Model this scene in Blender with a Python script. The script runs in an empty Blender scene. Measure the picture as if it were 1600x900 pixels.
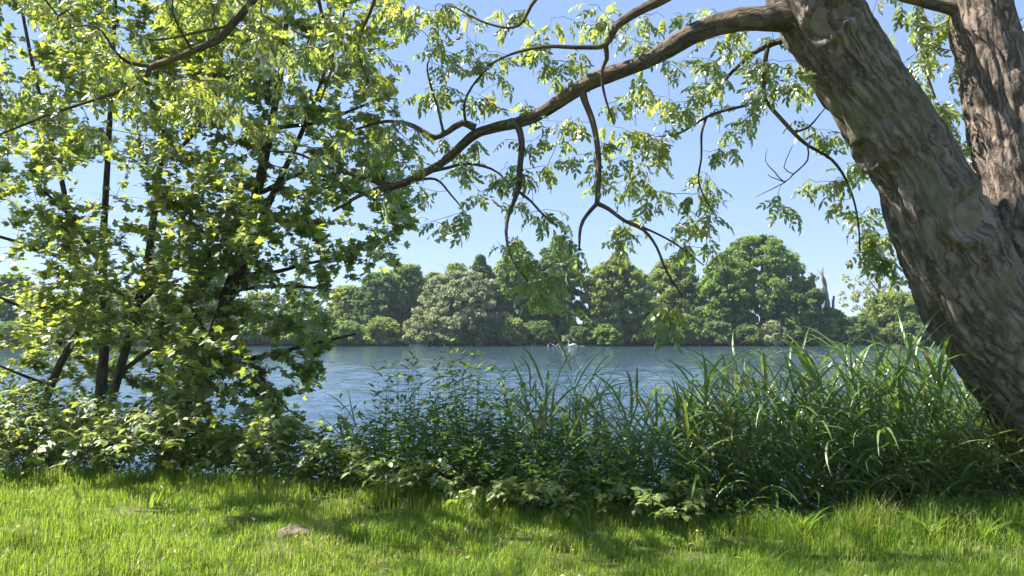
import bpy, math, random
import numpy as np
from mathutils import Matrix, Vector

rng = np.random.default_rng(11)
random.seed(11)
S = bpy.context.scene
COL = S.collection
R = math.radians

# ------------------------------------------------------------------ camera
F = 1164.0                      # focal length in pixels of the 1600 px wide photograph
CAMZ = 1.6
PITCH = math.atan(60 / F)
cam_d = bpy.data.cameras.new('camera'); cam = bpy.data.objects.new('camera', cam_d); COL.objects.link(cam)
cam.location = (0, 0, CAMZ); cam.rotation_euler = (math.pi / 2 + PITCH, 0, 0)
cam_d.sensor_width = 36; cam_d.lens = 36 * F / 1600; cam_d.clip_start = 0.05; cam_d.clip_end = 8000
S.camera = cam
CAM = np.array([0, 0, CAMZ]); FWD = np.array([0, math.cos(PITCH), math.sin(PITCH)]); UP = np.array([0, -math.sin(PITCH), math.cos(PITCH)])

# ------------------------------------------------------------------ world, sun, exposure
SUN_AZ = R(-77)                 # from the viewing direction (+Y) towards the left
SUN_EL = R(52)
SKY = 0.077
W = bpy.data.worlds.new('World'); S.world = W; W.use_nodes = True
wn = W.node_tree.nodes; wl = W.node_tree.links; wn.clear()
sky = wn.new('ShaderNodeTexSky'); sky.sky_type = 'NISHITA'; sky.sun_disc = False
sky.sun_elevation = SUN_EL; sky.sun_rotation = SUN_AZ; sky.air_density = 1.0; sky.dust_density = 0.15; sky.ozone_density = 3.0
bg = wn.new('ShaderNodeBackground'); bg.inputs[1].default_value = SKY
wo = wn.new('ShaderNodeOutputWorld')
# thin streaks of high cloud
tc = wn.new('ShaderNodeTexCoord'); mp = wn.new('ShaderNodeMapping'); mp.inputs['Scale'].default_value = (1.2, 1.2, 26)
nz = wn.new('ShaderNodeTexNoise'); nz.inputs['Scale'].default_value = 1.6; nz.inputs['Detail'].default_value = 4
rp = wn.new('ShaderNodeValToRGB'); rp.color_ramp.elements[0].position = 0.58; rp.color_ramp.elements[1].position = 0.80
rp.color_ramp.elements[1].color = (0.12, 0.12, 0.12, 1)
mx = wn.new('ShaderNodeMix'); mx.data_type = 'RGBA'; mx.inputs['B'].default_value = (3.0, 3.25, 3.7, 1)
wl.new(tc.outputs['Generated'], mp.inputs[0]); wl.new(mp.outputs[0], nz.inputs['Vector']); wl.new(nz.outputs[0], rp.inputs[0])
gmn = wn.new('ShaderNodeGamma'); gmn.inputs[1].default_value = 0.40
vm = wn.new('ShaderNodeMix'); vm.data_type = 'RGBA'; vm.blend_type = 'MULTIPLY'; vm.inputs['Factor'].default_value = 1; vm.inputs['B'].default_value = (1.28, 1.58, 2.20, 1)
wl.new(sky.outputs[0], gmn.inputs[0]); wl.new(gmn.outputs[0], vm.inputs['A'])
wl.new(rp.outputs[0], mx.inputs['Factor']); wl.new(vm.outputs['Result'], mx.inputs['A']); wl.new(mx.outputs['Result'], bg.inputs[0]); wl.new(bg.outputs[0], wo.inputs[0])
sd = bpy.data.lights.new('sun', 'SUN'); sun = bpy.data.objects.new('sun', sd); COL.objects.link(sun)
sd.energy = 5.0; sd.angle = R(0.53); sd.color = (1.0, 0.95, 0.86)
to_sun = Vector((math.sin(SUN_AZ) * math.cos(SUN_EL), math.cos(SUN_AZ) * math.cos(SUN_EL), math.sin(SUN_EL)))
sun.rotation_euler = to_sun.to_track_quat('Z', 'Y').to_euler()
TS = np.array(to_sun)
S.view_settings.view_transform = 'Standard'; S.view_settings.look = 'None'
S.view_settings.exposure = 1.74; S.view_settings.gamma = 1.0; S.view_settings.use_curve_mapping = False
S.render.engine = 'CYCLES'
c = S.cycles
c.max_bounces = 5; c.diffuse_bounces = 3; c.glossy_bounces = 2; c.transmission_bounces = 4; c.transparent_max_bounces = 8; c.volume_bounces = 0
c.caustics_reflective = False; c.caustics_refractive = False; c.use_denoising = True
c.use_adaptive_sampling = True; c.adaptive_threshold = 0.02

# ------------------------------------------------------------------ helpers
def P(px, py, Y):
    """world point seen at photograph pixel (px, py), standing Y metres away"""
    d = FWD + np.array([1, 0, 0]) * (px - 800) / F + UP * (450 - py) / F
    return CAM + d * (Y / d[1])

def project(v):
    r = np.asarray(v) - CAM
    dep = np.maximum(r @ FWD, 1e-3)
    return 800 + F * r[..., 0] / dep, 450 - F * (r @ UP) / dep, r @ FWD

def hash3(ix, iy, iz):
    h = (ix.astype(np.int64) * 374761393 + iy.astype(np.int64) * 668265263 + iz.astype(np.int64) * 2147483647) & 0xffffffff
    h = ((h ^ (h >> 13)) * 1274126177) & 0xffffffff
    return ((h ^ (h >> 16)) & 0xffff) / 65535.0

def vnoise(p):
    p = np.asarray(p, float); i = np.floor(p).astype(np.int64); f = p - i; f = f * f * (3 - 2 * f)
    out = 0
    for a in (0, 1):
        for b in (0, 1):
            for d in (0, 1):
                w = (f[..., 0] if a else 1 - f[..., 0]) * (f[..., 1] if b else 1 - f[..., 1]) * (f[..., 2] if d else 1 - f[..., 2])
                out = out + w * hash3(i[..., 0] + a, i[..., 1] + b, i[..., 2] + d)
    return out

def fbm(p, o=4):
    p = np.asarray(p, float); s = 0; a = 0.5; t = 0
    for k in range(o):
        s = s + a * vnoise(p * 2 ** k + 17.3 * k); t += a; a *= 0.5
    return s / t

def nz2(x, y, sc, o=3, z=0.0):
    x = np.asarray(x, float); y = np.asarray(y, float)
    return fbm(np.stack([x * sc, y * sc, np.full_like(x, z)], -1), o)

def mesh(name, V, faces, mat=None, smooth=False, tint=None, uv=None):
    """faces: list of (n,3) / (n,4) index arrays"""
    me = bpy.data.meshes.new(name)
    V = np.asarray(V, np.float32)
    faces = [np.asarray(f, np.int32) for f in faces if len(f)]
    me.vertices.add(len(V)); me.vertices.foreach_set('co', V.ravel())
    li = np.concatenate([f.ravel() for f in faces]); lt = np.concatenate([np.full(len(f), f.shape[1], np.int32) for f in faces])
    me.loops.add(len(li)); me.loops.foreach_set('vertex_index', li)
    me.polygons.add(len(lt)); st = np.zeros(len(lt), np.int32); st[1:] = np.cumsum(lt)[:-1]
    me.polygons.foreach_set('loop_start', st)
    try: me.polygons.foreach_set('loop_total', lt)
    except Exception: pass
    me.polygons.foreach_set('use_smooth', np.full(len(lt), bool(smooth)))
    if tint is not None:
        a = me.attributes.new('tint', 'FLOAT', 'POINT')
        t = np.full(len(V), tint, np.float32) if np.isscalar(tint) else np.asarray(tint, np.float32)
        a.data.foreach_set('value', t)
    if uv is not None:
        l = me.uv_layers.new(name='UVMap'); l.data.foreach_set('uv', np.asarray(uv, np.float32)[li].ravel())
    me.update(calc_edges=True)
    if mat: me.materials.append(mat)
    return me

def ob(name, me, parent=None, loc=None, M=None, **props):
    o = bpy.data.objects.new(name, me); COL.objects.link(o)
    if parent is not None: o.parent = parent
    if M is not None: o.matrix_local = M if isinstance(M, Matrix) else Matrix(M.tolist())
    elif loc is not None: o.location = [float(a) for a in loc]
    for k, v in props.items(): o[k] = v
    return o

def thing(name, loc, label, category, group=None):
    o = ob(name, None, loc=loc, label=label, category=category)
    o.empty_display_size = 0.1
    if group: o['group'] = group
    return o

def frame_rows(x, z):
    """rotation matrices whose Y column is x (leaf axis) and Z column close to z (leaf normal); arrays (n,3)"""
    y = x / np.maximum(np.linalg.norm(x, axis=-1, keepdims=True), 1e-9)
    z = z - (z * y).sum(-1, keepdims=True) * y
    z = z / np.maximum(np.linalg.norm(z, axis=-1, keepdims=True), 1e-9)
    xx = np.cross(y, z)
    return np.stack([xx, y, z], -1)

def norm(v):
    v = np.asarray(v, float); return v / np.maximum(np.linalg.norm(v, axis=-1, keepdims=True), 1e-9)

def catmull(pts, step):
    pts = np.asarray(pts, float)
    p = np.vstack([2 * pts[0] - pts[1], pts, 2 * pts[-1] - pts[-2]])
    out = []
    for i in range(1, len(p) - 2):
        n = max(2, int(np.linalg.norm(p[i + 1, :3] - p[i, :3]) / step))
        t = np.linspace(0, 1, n, endpoint=False)[:, None]
        a, b, cc, d = p[i - 1], p[i], p[i + 1], p[i + 2]
        out.append(0.5 * (2 * b + (cc - a) * t + (2 * a - 5 * b + 4 * cc - d) * t ** 2 + (3 * b - a - 3 * cc + d) * t ** 3))
    out.append(pts[-1:])
    return np.vstack(out)

def tube(pts, rad, n, cap=True):
    """(V, quads, tris, uv, theta, frames)"""
    pts = np.asarray(pts, float); rad = np.asarray(rad, float); m = len(pts)
    tan = np.gradient(pts, axis=0); tan = norm(tan)
    a = np.array([1.0, 0, 0]) if abs(tan[0][0]) < 0.8 else np.array([0, 1.0, 0])
    u = norm(a - tan[0] * (a @ tan[0])); us = []
    for i in range(m):
        u = norm(u - tan[i] * (u @ tan[i])); us.append(u)
    us = np.array(us); vs = np.cross(tan, us)
    th = np.linspace(0, 2 * math.pi, n, endpoint=False)
    dirs = us[:, None] * np.cos(th)[None, :, None] + vs[:, None] * np.sin(th)[None, :, None]
    V = pts[:, None] + dirs * rad[:, None, None]
    s = np.concatenate([[0], np.cumsum(np.linalg.norm(np.diff(pts, axis=0), axis=1))])
    i = np.arange(m - 1)[:, None] * n; j = np.arange(n)[None]; k = (j + 1) % n
    Q = np.stack([i + j, i + k, i + n + k, i + n + j], -1).reshape(-1, 4)
    uv = np.stack([np.broadcast_to(th[None] / (2 * math.pi), (m, n)), np.broadcast_to(s[:, None], (m, n))], -1).reshape(-1, 2)
    T = np.zeros((0, 3), int)
    V = V.reshape(-1, 3)
    if cap:
        V = np.vstack([V, pts[-1:]]); uv = np.vstack([uv, uv[-1:]])
        e = (m - 1) * n
        T = np.stack([e + np.arange(n), e + (np.arange(n) + 1) % n, np.full(n, m * n)], -1)
    return V, Q, T, uv, th, dirs, s

class Bag:
    """collects tubes and faces into one mesh"""
    def __init__(s): s.V = []; s.Q = []; s.T = []; s.n = 0
    def add(s, V, Q=(), T=()):
        if len(Q): s.Q.append(np.asarray(Q) + s.n)
        if len(T): s.T.append(np.asarray(T) + s.n)
        s.V.append(V); s.n += len(V)
    def mesh(s, name, mat, smooth=True, tint=None):
        return mesh(name, np.vstack(s.V), ([np.vstack(s.Q)] if s.Q else []) + ([np.vstack(s.T)] if s.T else []), mat, smooth, tint)

# ------------------------------------------------------------------ materials
def new_mat(name):
    m = bpy.data.materials.new(name); m.use_nodes = True
    n = m.node_tree.nodes; n.clear(); out = n.new('ShaderNodeOutputMaterial')
    return m, n, m.node_tree.links, out

def ramp(n, stops):
    r = n.new('ShaderNodeValToRGB'); e = r.color_ramp.elements
    while len(e) < len(stops): e.new(0.5)
    for el, (p, col) in zip(e, stops): el.position = p; el.color = (*col, 1)
    return r

def leaf_mat(name, dark, light, glow, odd=None, tr=0.45, gloss=0.12, rough=0.45):
    """leaf: diffuse + light passing through + a little sheen. colour varies leaf by leaf with the attribute tint"""
    m, n, l, out = new_mat(name)
    at = n.new('ShaderNodeAttribute'); at.attribute_name = 'tint'
    st = [(0.0, dark), (0.72, light)]
    sg = [(0.0, tuple(x * 0.75 for x in glow)), (0.72, glow)]
    if odd: st += [(0.955, light), (0.985, odd)]; sg += [(0.955, glow), (0.985, tuple(min(0.9, x * 1.6) for x in odd))]
    r1 = ramp(n, st); r2 = ramp(n, sg)
    l.new(at.outputs['Fac'], r1.inputs[0]); l.new(at.outputs['Fac'], r2.inputs[0])
    di = n.new('ShaderNodeBsdfDiffuse'); ta = n.new('ShaderNodeBsdfTranslucent'); gl = n.new('ShaderNodeBsdfGlossy')
    gl.inputs['Roughness'].default_value = rough
    gl.inputs['Color'].default_value = (0.95, 0.97, 1.0, 1)
    l.new(r1.outputs[0], di.inputs[0]); l.new(r2.outputs[0], ta.inputs[0])
    a = n.new('ShaderNodeMixShader'); a.inputs[0].default_value = tr; l.new(di.outputs[0], a.inputs[1]); l.new(ta.outputs[0], a.inputs[2])
    fr = n.new('ShaderNodeFresnel'); fr.inputs[0].default_value = 1.42
    mu = n.new('ShaderNodeMath'); mu.operation = 'MULTIPLY_ADD'; mu.inputs[1].default_value = gloss * 1.2; mu.inputs[2].default_value = gloss * 0.12
    l.new(fr.outputs[0], mu.inputs[0])
    b = n.new('ShaderNodeMixShader'); l.new(mu.outputs[0], b.inputs[0]); l.new(a.outputs[0], b.inputs[1]); l.new(gl.outputs[0], b.inputs[2])
    l.new(b.outputs[0], out.inputs[0])
    return m

def plain(name, col, rough=0.7, spec=0.3):
    m, n, l, out = new_mat(name)
    b = n.new('ShaderNodeBsdfPrincipled'); b.inputs['Roughness'].default_value = rough; b.inputs['Specular IOR Level'].default_value = spec
    tcx = n.new('ShaderNodeTexCoord'); no = n.new('ShaderNodeTexNoise'); no.inputs['Scale'].default_value = 9; no.inputs['Detail'].default_value = 5
    r = ramp(n, [(0.3, tuple(x * 0.65 for x in col)), (0.7, tuple(min(1, x * 1.25) for x in col))])
    l.new(tcx.outputs['Object'], no.inputs['Vector']); l.new(no.outputs[0], r.inputs[0]); l.new(r.outputs[0], b.inputs['Base Color']); l.new(b.outputs[0], out.inputs[0])
    return m

def bark_mat(name, c0, c1, c2, moss=None, su=14, sv=2.2, bump=0.9):
    m, n, l, out = new_mat(name)
    b = n.new('ShaderNodeBsdfPrincipled'); b.inputs['Roughness'].default_value = 0.85; b.inputs['Specular IOR Level'].default_value = 0.2
    tcx = n.new('ShaderNodeTexCoord')
    # bark runs along the limb: the UV's v is metres of length, u one turn round
    mpn = n.new('ShaderNodeMapping'); mpn.inputs['Scale'].default_value = (su, sv, 1)
    n1 = n.new('ShaderNodeTexNoise'); n1.inputs['Scale'].default_value = 1.0; n1.inputs['Detail'].default_value = 7; n1.inputs['Roughness'].default_value = 0.62; n1.inputs['Distortion'].default_value = 0.6
    n2 = n.new('ShaderNodeTexNoise'); n2.inputs['Scale'].default_value = 3.1; n2.inputs['Detail'].default_value = 4
    n3 = n.new('ShaderNodeTexNoise'); n3.inputs['Scale'].default_value = 60; n3.inputs['Detail'].default_value = 4; n3.inputs['Roughness'].default_value = 0.7
    l.new(tcx.outputs['UV'], mpn.inputs[0]); l.new(mpn.outputs[0], n1.inputs['Vector'])
    l.new(tcx.outputs['Object'], n2.inputs['Vector']); l.new(tcx.outputs['Object'], n3.inputs['Vector'])
    mpr = n.new('ShaderNodeMapping'); mpr.inputs['Scale'].default_value = (su * 0.8, sv * 0.55, 1); l.new(tcx.outputs['UV'], mpr.inputs[0])
    nr = n.new('ShaderNodeTexNoise'); nr.noise_type = 'RIDGED_MULTIFRACTAL'; nr.inputs['Scale'].default_value = 1.0; nr.inputs['Detail'].default_value = 4; nr.inputs['Roughness'].default_value = 0.5; nr.inputs['Distortion'].default_value = 0.35; l.new(mpr.outputs[0], nr.inputs['Vector'])
    rdg = n.new('ShaderNodeMapRange'); rdg.inputs['From Min'].default_value = 0.25; rdg.inputs['From Max'].default_value = 1.5; l.new(nr.outputs[0], rdg.inputs['Value'])
    mxr = n.new('ShaderNodeMath'); mxr.operation = 'MULTIPLY_ADD'; mxr.inputs[1].default_value = 0.42; l.new(rdg.outputs[0], mxr.inputs[0])
    sc_ = n.new('ShaderNodeMath'); sc_.operation = 'MULTIPLY_ADD'; sc_.inputs[1].default_value = 0.85; sc_.inputs[2].default_value = -0.10; l.new(n1.outputs[0], sc_.inputs[0]); l.new(sc_.outputs[0], mxr.inputs[2])
    mv = n.new('ShaderNodeMapping'); mv.inputs['Scale'].default_value = (su * 1.1, sv * 0.42, 1); nd = n.new('ShaderNodeTexNoise'); nd.inputs['Scale'].default_value = 7; nd.inputs['Detail'].default_value = 3; l.new(tcx.outputs['Object'], nd.inputs['Vector'])
    av = n.new('ShaderNodeVectorMath'); av.operation = 'MULTIPLY_ADD'; av.inputs[1].default_value = (2.6, 1.4, 0); l.new(nd.outputs['Color'], av.inputs[0]); l.new(tcx.outputs['UV'], mv.inputs[0]); l.new(mv.outputs[0], av.inputs[2])
    vo = n.new('ShaderNodeTexVoronoi'); vo.voronoi_dimensions = '2D'; vo.feature = 'DISTANCE_TO_EDGE'; vo.inputs['Scale'].default_value = 1.0; l.new(av.outputs[0], vo.inputs['Vector'])
    cr = n.new('ShaderNodeMapRange'); cr.interpolation_type = 'SMOOTHSTEP'; cr.inputs['From Max'].default_value = 0.30; l.new(vo.outputs['Distance'], cr.inputs['Value'])
    mc = n.new('ShaderNodeMath'); mc.operation = 'MULTIPLY_ADD'; mc.inputs[1].default_value = 0.20; l.new(cr.outputs[0], mc.inputs[0]); l.new(mxr.outputs[0], mc.inputs[2]); mxr = mc
    r1 = ramp(n, [(0.32, c0), (0.60, c1), (0.94, c2)]); l.new(mxr.outputs[0], r1.inputs[0])
    col = r1.outputs[0]
    # pale lichen speckle
    r3 = ramp(n, [(0.60, (0, 0, 0)), (0.68, (0.5, 0.5, 0.5))]); l.new(n3.outputs[0], r3.inputs[0])
    m3 = n.new('ShaderNodeMix'); m3.data_type = 'RGBA'; m3.inputs['B'].default_value = (0.30, 0.31, 0.27, 1)
    mm = n.new('ShaderNodeMath'); mm.operation = 'MULTIPLY'; r2 = ramp(n, [(0.45, (0, 0, 0)), (0.62, (1, 1, 1))]); l.new(n2.outputs[0], r2.inputs[0])
    l.new(r3.outputs[0], mm.inputs[0]); l.new(r2.outputs[0], mm.inputs[1]); l.new(mm.outputs[0], m3.inputs['Factor']); l.new(col, m3.inputs['A']); col = m3.outputs['Result']
    if moss:
        r4 = ramp(n, [(0.50, (0, 0, 0)), (0.68, (0.75, 0.75, 0.75))]); n4 = n.new('ShaderNodeTexNoise'); n4.inputs['Scale'].default_value = 2.2; n4.inputs['Detail'].default_value = 6
        l.new(tcx.outputs['Object'], n4.inputs['Vector']); l.new(n4.outputs[0], r4.inputs[0])
        m4 = n.new('ShaderNodeMix'); m4.data_type = 'RGBA'; m4.inputs['B'].default_value = (*moss, 1)
        l.new(r4.outputs[0], m4.inputs['Factor']); l.new(col, m4.inputs['A']); col = m4.outputs['Result']
    l.new(col, b.inputs['Base Color'])
    ad = n.new('ShaderNodeMath'); ad.operation = 'MULTIPLY_ADD'; ad.inputs[1].default_value = 0.25; l.new(n3.outputs[0], ad.inputs[0]); l.new(mxr.outputs[0], ad.inputs[2])
    bp = n.new('ShaderNodeBump'); bp.inputs['Strength'].default_value = bump; bp.inputs['Distance'].default_value = 0.045
    l.new(ad.outputs[0], bp.inputs['Height']); l.new(bp.outputs[0], b.inputs['Normal'])
    l.new(b.outputs[0], out.inputs[0])
    return m

M_bark = bark_mat('wingnut_bark', (0.09, 0.072, 0.058), (0.26, 0.215, 0.175), (0.48, 0.42, 0.355), moss=(0.18, 0.18, 0.105), su=34, sv=5)
M_bark2 = bark_mat('wingnut_bark_brown', (0.09, 0.070, 0.056), (0.275, 0.215, 0.172), (0.48, 0.40, 0.335), su=32, sv=6)
M_bough = bark_mat('wingnut_bough_bark', (0.07, 0.053, 0.04), (0.18, 0.138, 0.098), (0.30, 0.235, 0.16), moss=(0.20, 0.155, 0.06), su=6, sv=3)
M_twig = plain('twig_bark', (0.085, 0.062, 0.045), 0.8)
M_scar = plain('cut_wood', (0.19, 0.15, 0.115), 0.85, 0.15)
M_mbark = bark_mat('maple_bark', (0.06, 0.046, 0.034), (0.15, 0.115, 0.08), (0.25, 0.20, 0.145), moss=(0.08, 0.095, 0.035), su=5, sv=2.5)
M_wleaf = leaf_mat('wingnut_leaf', (0.062, 0.100, 0.026), (0.12, 0.175, 0.040), (0.54, 0.64, 0.09), odd=(0.50, 0.40, 0.03), tr=0.52, gloss=0.3)
M_mleaf = leaf_mat('maple_leaf', (0.060, 0.105, 0.028), (0.12, 0.180, 0.040), (0.60, 0.70, 0.08), odd=(0.50, 0.44, 0.03), tr=0.54, gloss=0.3)
M_reed = leaf_mat('reed_leaf', (0.070, 0.130, 0.032), (0.125, 0.205, 0.050), (0.36, 0.50, 0.06), odd=(0.30, 0.22, 0.08), tr=0.40, gloss=0.25, rough=0.34)
M_stem = leaf_mat('green_stem', (0.06, 0.10, 0.03), (0.11, 0.15, 0.05), (0.12, 0.18, 0.03), tr=0.12)
M_herb = leaf_mat('herb_leaf', (0.060, 0.115, 0.026), (0.115, 0.185, 0.038), (0.42, 0.58, 0.06), odd=(0.34, 0.36, 0.03), tr=0.45)
M_bram = leaf_mat('bramble_leaf', (0.09, 0.150, 0.036), (0.20, 0.275, 0.075), (0.58, 0.66, 0.10), odd=(0.36, 0.34, 0.05), tr=0.42, gloss=0.2, rough=0.45)
M_bstem = plain('bramble_cane', (0.16, 0.075, 0.05), 0.6)
M_grass = leaf_mat('grass_blade', (0.058, 0.128, 0.016), (0.155, 0.255, 0.036), (0.46, 0.63, 0.06), odd=(0.42, 0.34, 0.14), tr=0.42, gloss=0.03)
M_soil = plain('dry_soil', (0.15, 0.118, 0.085), 0.95, 0.1)
M_dead = plain('dead_wood', (0.24, 0.205, 0.18), 0.9, 0.1)
M_drift = plain('bleached_wood', (0.30, 0.27, 0.24), 0.9, 0.1)
M_swan = plain('white_feathers', (0.80, 0.79, 0.75), 0.7, 0.2)
M_bill = plain('orange_bill', (0.60, 0.20, 0.03), 0.5, 0.3)
M_rock = plain('pale_rock', (0.62, 0.60, 0.55), 0.9, 0.1)
FAR = {
    'green':  leaf_mat('far_leaf_green', (0.092, 0.155, 0.041), (0.190, 0.276, 0.075), (0.414, 0.552, 0.115), tr=0.38, gloss=0.02),
    'dark':   leaf_mat('far_leaf_dark', (0.067, 0.117, 0.046), (0.138, 0.207, 0.074), (0.287, 0.414, 0.103), tr=0.34, gloss=0.02),
    'grey':   leaf_mat('far_leaf_willow', (0.184, 0.218, 0.121), (0.310, 0.345, 0.190), (0.437, 0.483, 0.218), tr=0.32, gloss=0.02),
    'olive':  leaf_mat('far_leaf_olive', (0.121, 0.167, 0.052), (0.236, 0.293, 0.092), (0.460, 0.552, 0.115), tr=0.36, gloss=0.02),
    'pale':   leaf_mat('far_leaf_pale', (0.218, 0.253, 0.121), (0.368, 0.391, 0.196), (0.460, 0.517, 0.184), tr=0.30, gloss=0.02),
}

# ground: turf, bare earth under the bank plants, dark mud below the water
EDGE_X = np.array([-30, -12, -5.45, -3.6, -1.84, 0.0, 1.0, 2.46, 3.8, 7.0, 14, 30]); EDGE_Y = np.array([8.6, 8.4, 7.93, 7.65, 7.16, 6.42, 5.95, 5.76, 5.85, 6.4, 6.8, 7.0])
def edge(x): return np.interp(x, EDGE_X, EDGE_Y)
WATER = -0.8
def height(x, y):
    x = np.asarray(x, float); y = np.asarray(y, float)
    e = edge(x); s = np.clip((y - e) / 2.6, 0, 1); s = s * s * (3 - 2 * s)
    z = 0.05 * (nz2(x, y, 0.55) - 0.5) * 2 * (1 - s) - 1.45 * s - 0.5 * np.clip((y - e - 2.6) / 15, 0, 1)
    z = z + 0.07 * np.clip(1 - np.hypot((x + 1.62) / 0.55, (y - 5.72) / 0.36), 0, 1) ** 1.2     # rise under the soil mound
    f = np.clip((y - 86.5) / 6.0, 0, 1); f = f * f * (3 - 2 * f)
    far = -1.95 + 1.55 * f + 0.9 * np.clip((y - 92) / 120, 0, 1) + 0.5 * (nz2(x, y, 0.03) - 0.5) * f
    return np.where(y > 60, far, z)

def grid_mesh(name, xs, ys, zf, mat, smooth=True):
    X, Y = np.meshgrid(xs, ys); V = np.stack([X, Y, zf(X, Y)], -1).reshape(-1, 3)
    n = len(xs); i = np.arange(len(ys) - 1)[:, None] * n; j = np.arange(n - 1)[None]
    Q = np.stack([i + j, i + j + 1, i + n + j + 1, i + n + j], -1).reshape(-1, 4)
    return mesh(name, V, [Q], mat, smooth)

m, n, l, out = new_mat('turf_and_earth')
b = n.new('ShaderNodeBsdfPrincipled'); b.inputs['Roughness'].default_value = 0.95; b.inputs['Specular IOR Level'].default_value = 0.1
ge = n.new('ShaderNodeNewGeometry'); sx = n.new('ShaderNodeSeparateXYZ'); l.new(ge.outputs['Position'], sx.inputs[0])
na = n.new('ShaderNodeTexNoise'); na.inputs['Scale'].default_value = 1.6; na.inputs['Detail'].default_value = 8; na.inputs['Roughness'].default_value = 0.65; l.new(ge.outputs['Position'], na.inputs['Vector'])
ra = ramp(n, [(0.35, (0.045, 0.065, 0.014)), (0.55, (0.085, 0.105, 0.028)), (0.72, (0.17, 0.13, 0.075))]); l.new(na.outputs[0], ra.inputs[0])
hm = n.new('ShaderNodeMapRange'); hm.inputs['From Min'].default_value = -0.05; hm.inputs['From Max'].default_value = -0.30; l.new(sx.outputs['Z'], hm.inputs['Value'])
yf = n.new('ShaderNodeMath'); yf.operation = 'LESS_THAN'; yf.inputs[1].default_value = 50; l.new(sx.outputs['Y'], yf.inputs[0])
ml = n.new('ShaderNodeMath'); ml.operation = 'MULTIPLY'; l.new(hm.outputs[0], ml.inputs[0]); l.new(yf.outputs[0], ml.inputs[1])
mi = n.new('ShaderNodeMix'); mi.data_type = 'RGBA'; mi.inputs['B'].default_value = (0.045, 0.036, 0.024, 1); l.new(ml.outputs[0], mi.inputs['Factor']); l.new(ra.outputs[0], mi.inputs['A'])
l.new(mi.outputs['Result'], b.inputs['Base Color'])
bp = n.new('ShaderNodeBump'); bp.inputs['Strength'].default_value = 0.7; bp.inputs['Distance'].default_value = 0.04; l.new(na.outputs[0], bp.inputs['Height']); l.new(bp.outputs[0], b.inputs['Normal'])
l.new(b.outputs[0], out.inputs[0]); M_ground = m

# water: a dark, rippled mirror
m, n, l, out = new_mat('river_water')
b = n.new('ShaderNodeBsdfPrincipled'); b.inputs['Base Color'].default_value = (0.034, 0.064, 0.090, 1); b.inputs['Roughness'].default_value = 0.06; b.inputs['IOR'].default_value = 1.333
ge = n.new('ShaderNodeNewGeometry')
def wave(scale, stretch, detail, rot):
    mpw = n.new('ShaderNodeMapping'); mpw.inputs['Scale'].default_value = (scale * stretch, scale, scale); mpw.inputs['Rotation'].default_value = (0, 0, rot)
    t = n.new('ShaderNodeTexNoise'); t.inputs['Scale'].default_value = 1; t.inputs['Detail'].default_value = detail; t.inputs['Roughness'].default_value = 0.55
    l.new(ge.outputs['Position'], mpw.inputs[0]); l.new(mpw.outputs[0], t.inputs['Vector']); return t
w1 = wave(1.25, 0.42, 3, 0.15); w2 = wave(0.16, 0.5, 2, -0.3); w3 = wave(5.0, 0.5, 2, -0.2)
b1 = n.new('ShaderNodeBump'); b1.inputs['Strength'].default_value = 1.0; b1.inputs['Distance'].default_value = 0.06
b3 = n.new('ShaderNodeBump'); b3.inputs['Strength'].default_value = 1.0; b3.inputs['Distance'].default_value = 0.03
gm = n.new('ShaderNodeMapRange'); gm.inputs['From Min'].default_value = 0.35; gm.inputs['From Max'].default_value = 0.65; gm.inputs['To Min'].default_value = 0.45; gm.inputs['To Max'].default_value = 1.0
l.new(w2.outputs[0], gm.inputs['Value']); l.new(gm.outputs[0], b1.inputs['Strength'])
l.new(w1.outputs[0], b1.inputs['Height']); l.new(w3.outputs[0], b3.inputs['Height']); l.new(b3.outputs[0], b1.inputs['Normal']); l.new(b1.outputs[0], b.inputs['Normal'])
l.new(b.outputs[0], out.inputs[0]); M_water = m

# ------------------------------------------------------------------ terrain and water
xs = np.unique(np.concatenate([-np.geomspace(9, 2500, 26), np.linspace(-9, 9, 181), np.geomspace(9, 2500, 26)]))
ys = np.unique(np.concatenate([-np.geomspace(3, 2500, 18), np.arange(-3, 3, 0.4), np.arange(3, 12, 0.1), np.geomspace(12, 84, 18), np.arange(84, 96, 0.75), np.geomspace(96, 5000, 30)]))
ob('ground', grid_mesh('ground', xs, ys, height, M_ground), kind='structure')
def ripple(x, y):
    fade = 1 / (1 + (y / 60.0) ** 2)
    gust = 0.30 + 1.7 * np.clip(nz2(x * 0.5, y, 0.075, 2, 3.0) - 0.25, 0, 1)
    a = vnoise(np.stack([x * 0.75 + y * 0.10, y * 1.55 - x * 0.12, 0 * x], -1)) - 0.5
    b_ = vnoise(np.stack([x * 1.7 - y * 0.25, y * 3.3 + x * 0.2, 0 * x + 7.7], -1)) - 0.5
    d = vnoise(np.stack([x * 3.9 + y * 0.5, y * 6.5, 0 * x + 3.1], -1)) - 0.5
    far = 1 / (1 + (y / 48.0) ** 3)
    return WATER + gust * (0.10 + 1.0 * far) * (0.120 * a + 0.080 * b_ + 0.030 * d * fade)
wu = np.concatenate([-np.geomspace(1.0, 40, 16)[::-1], np.linspace(-1, 1, 310)[1:-1], np.geomspace(1.0, 40, 16)])
wy = np.concatenate([np.linspace(4.5, 9, 20)[:-1], np.geomspace(9, 98, 420)])
YY = np.repeat(wy[:, None], len(wu), 1); XX = wu[None] * (YY + 1.5); ZZ = np.where(np.abs(wu)[None] > 1.3, WATER, ripple(XX, YY)); nw = len(wu)
i_ = np.arange(len(wy) - 1)[:, None] * nw; j_ = np.arange(nw - 1)[None]
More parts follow.
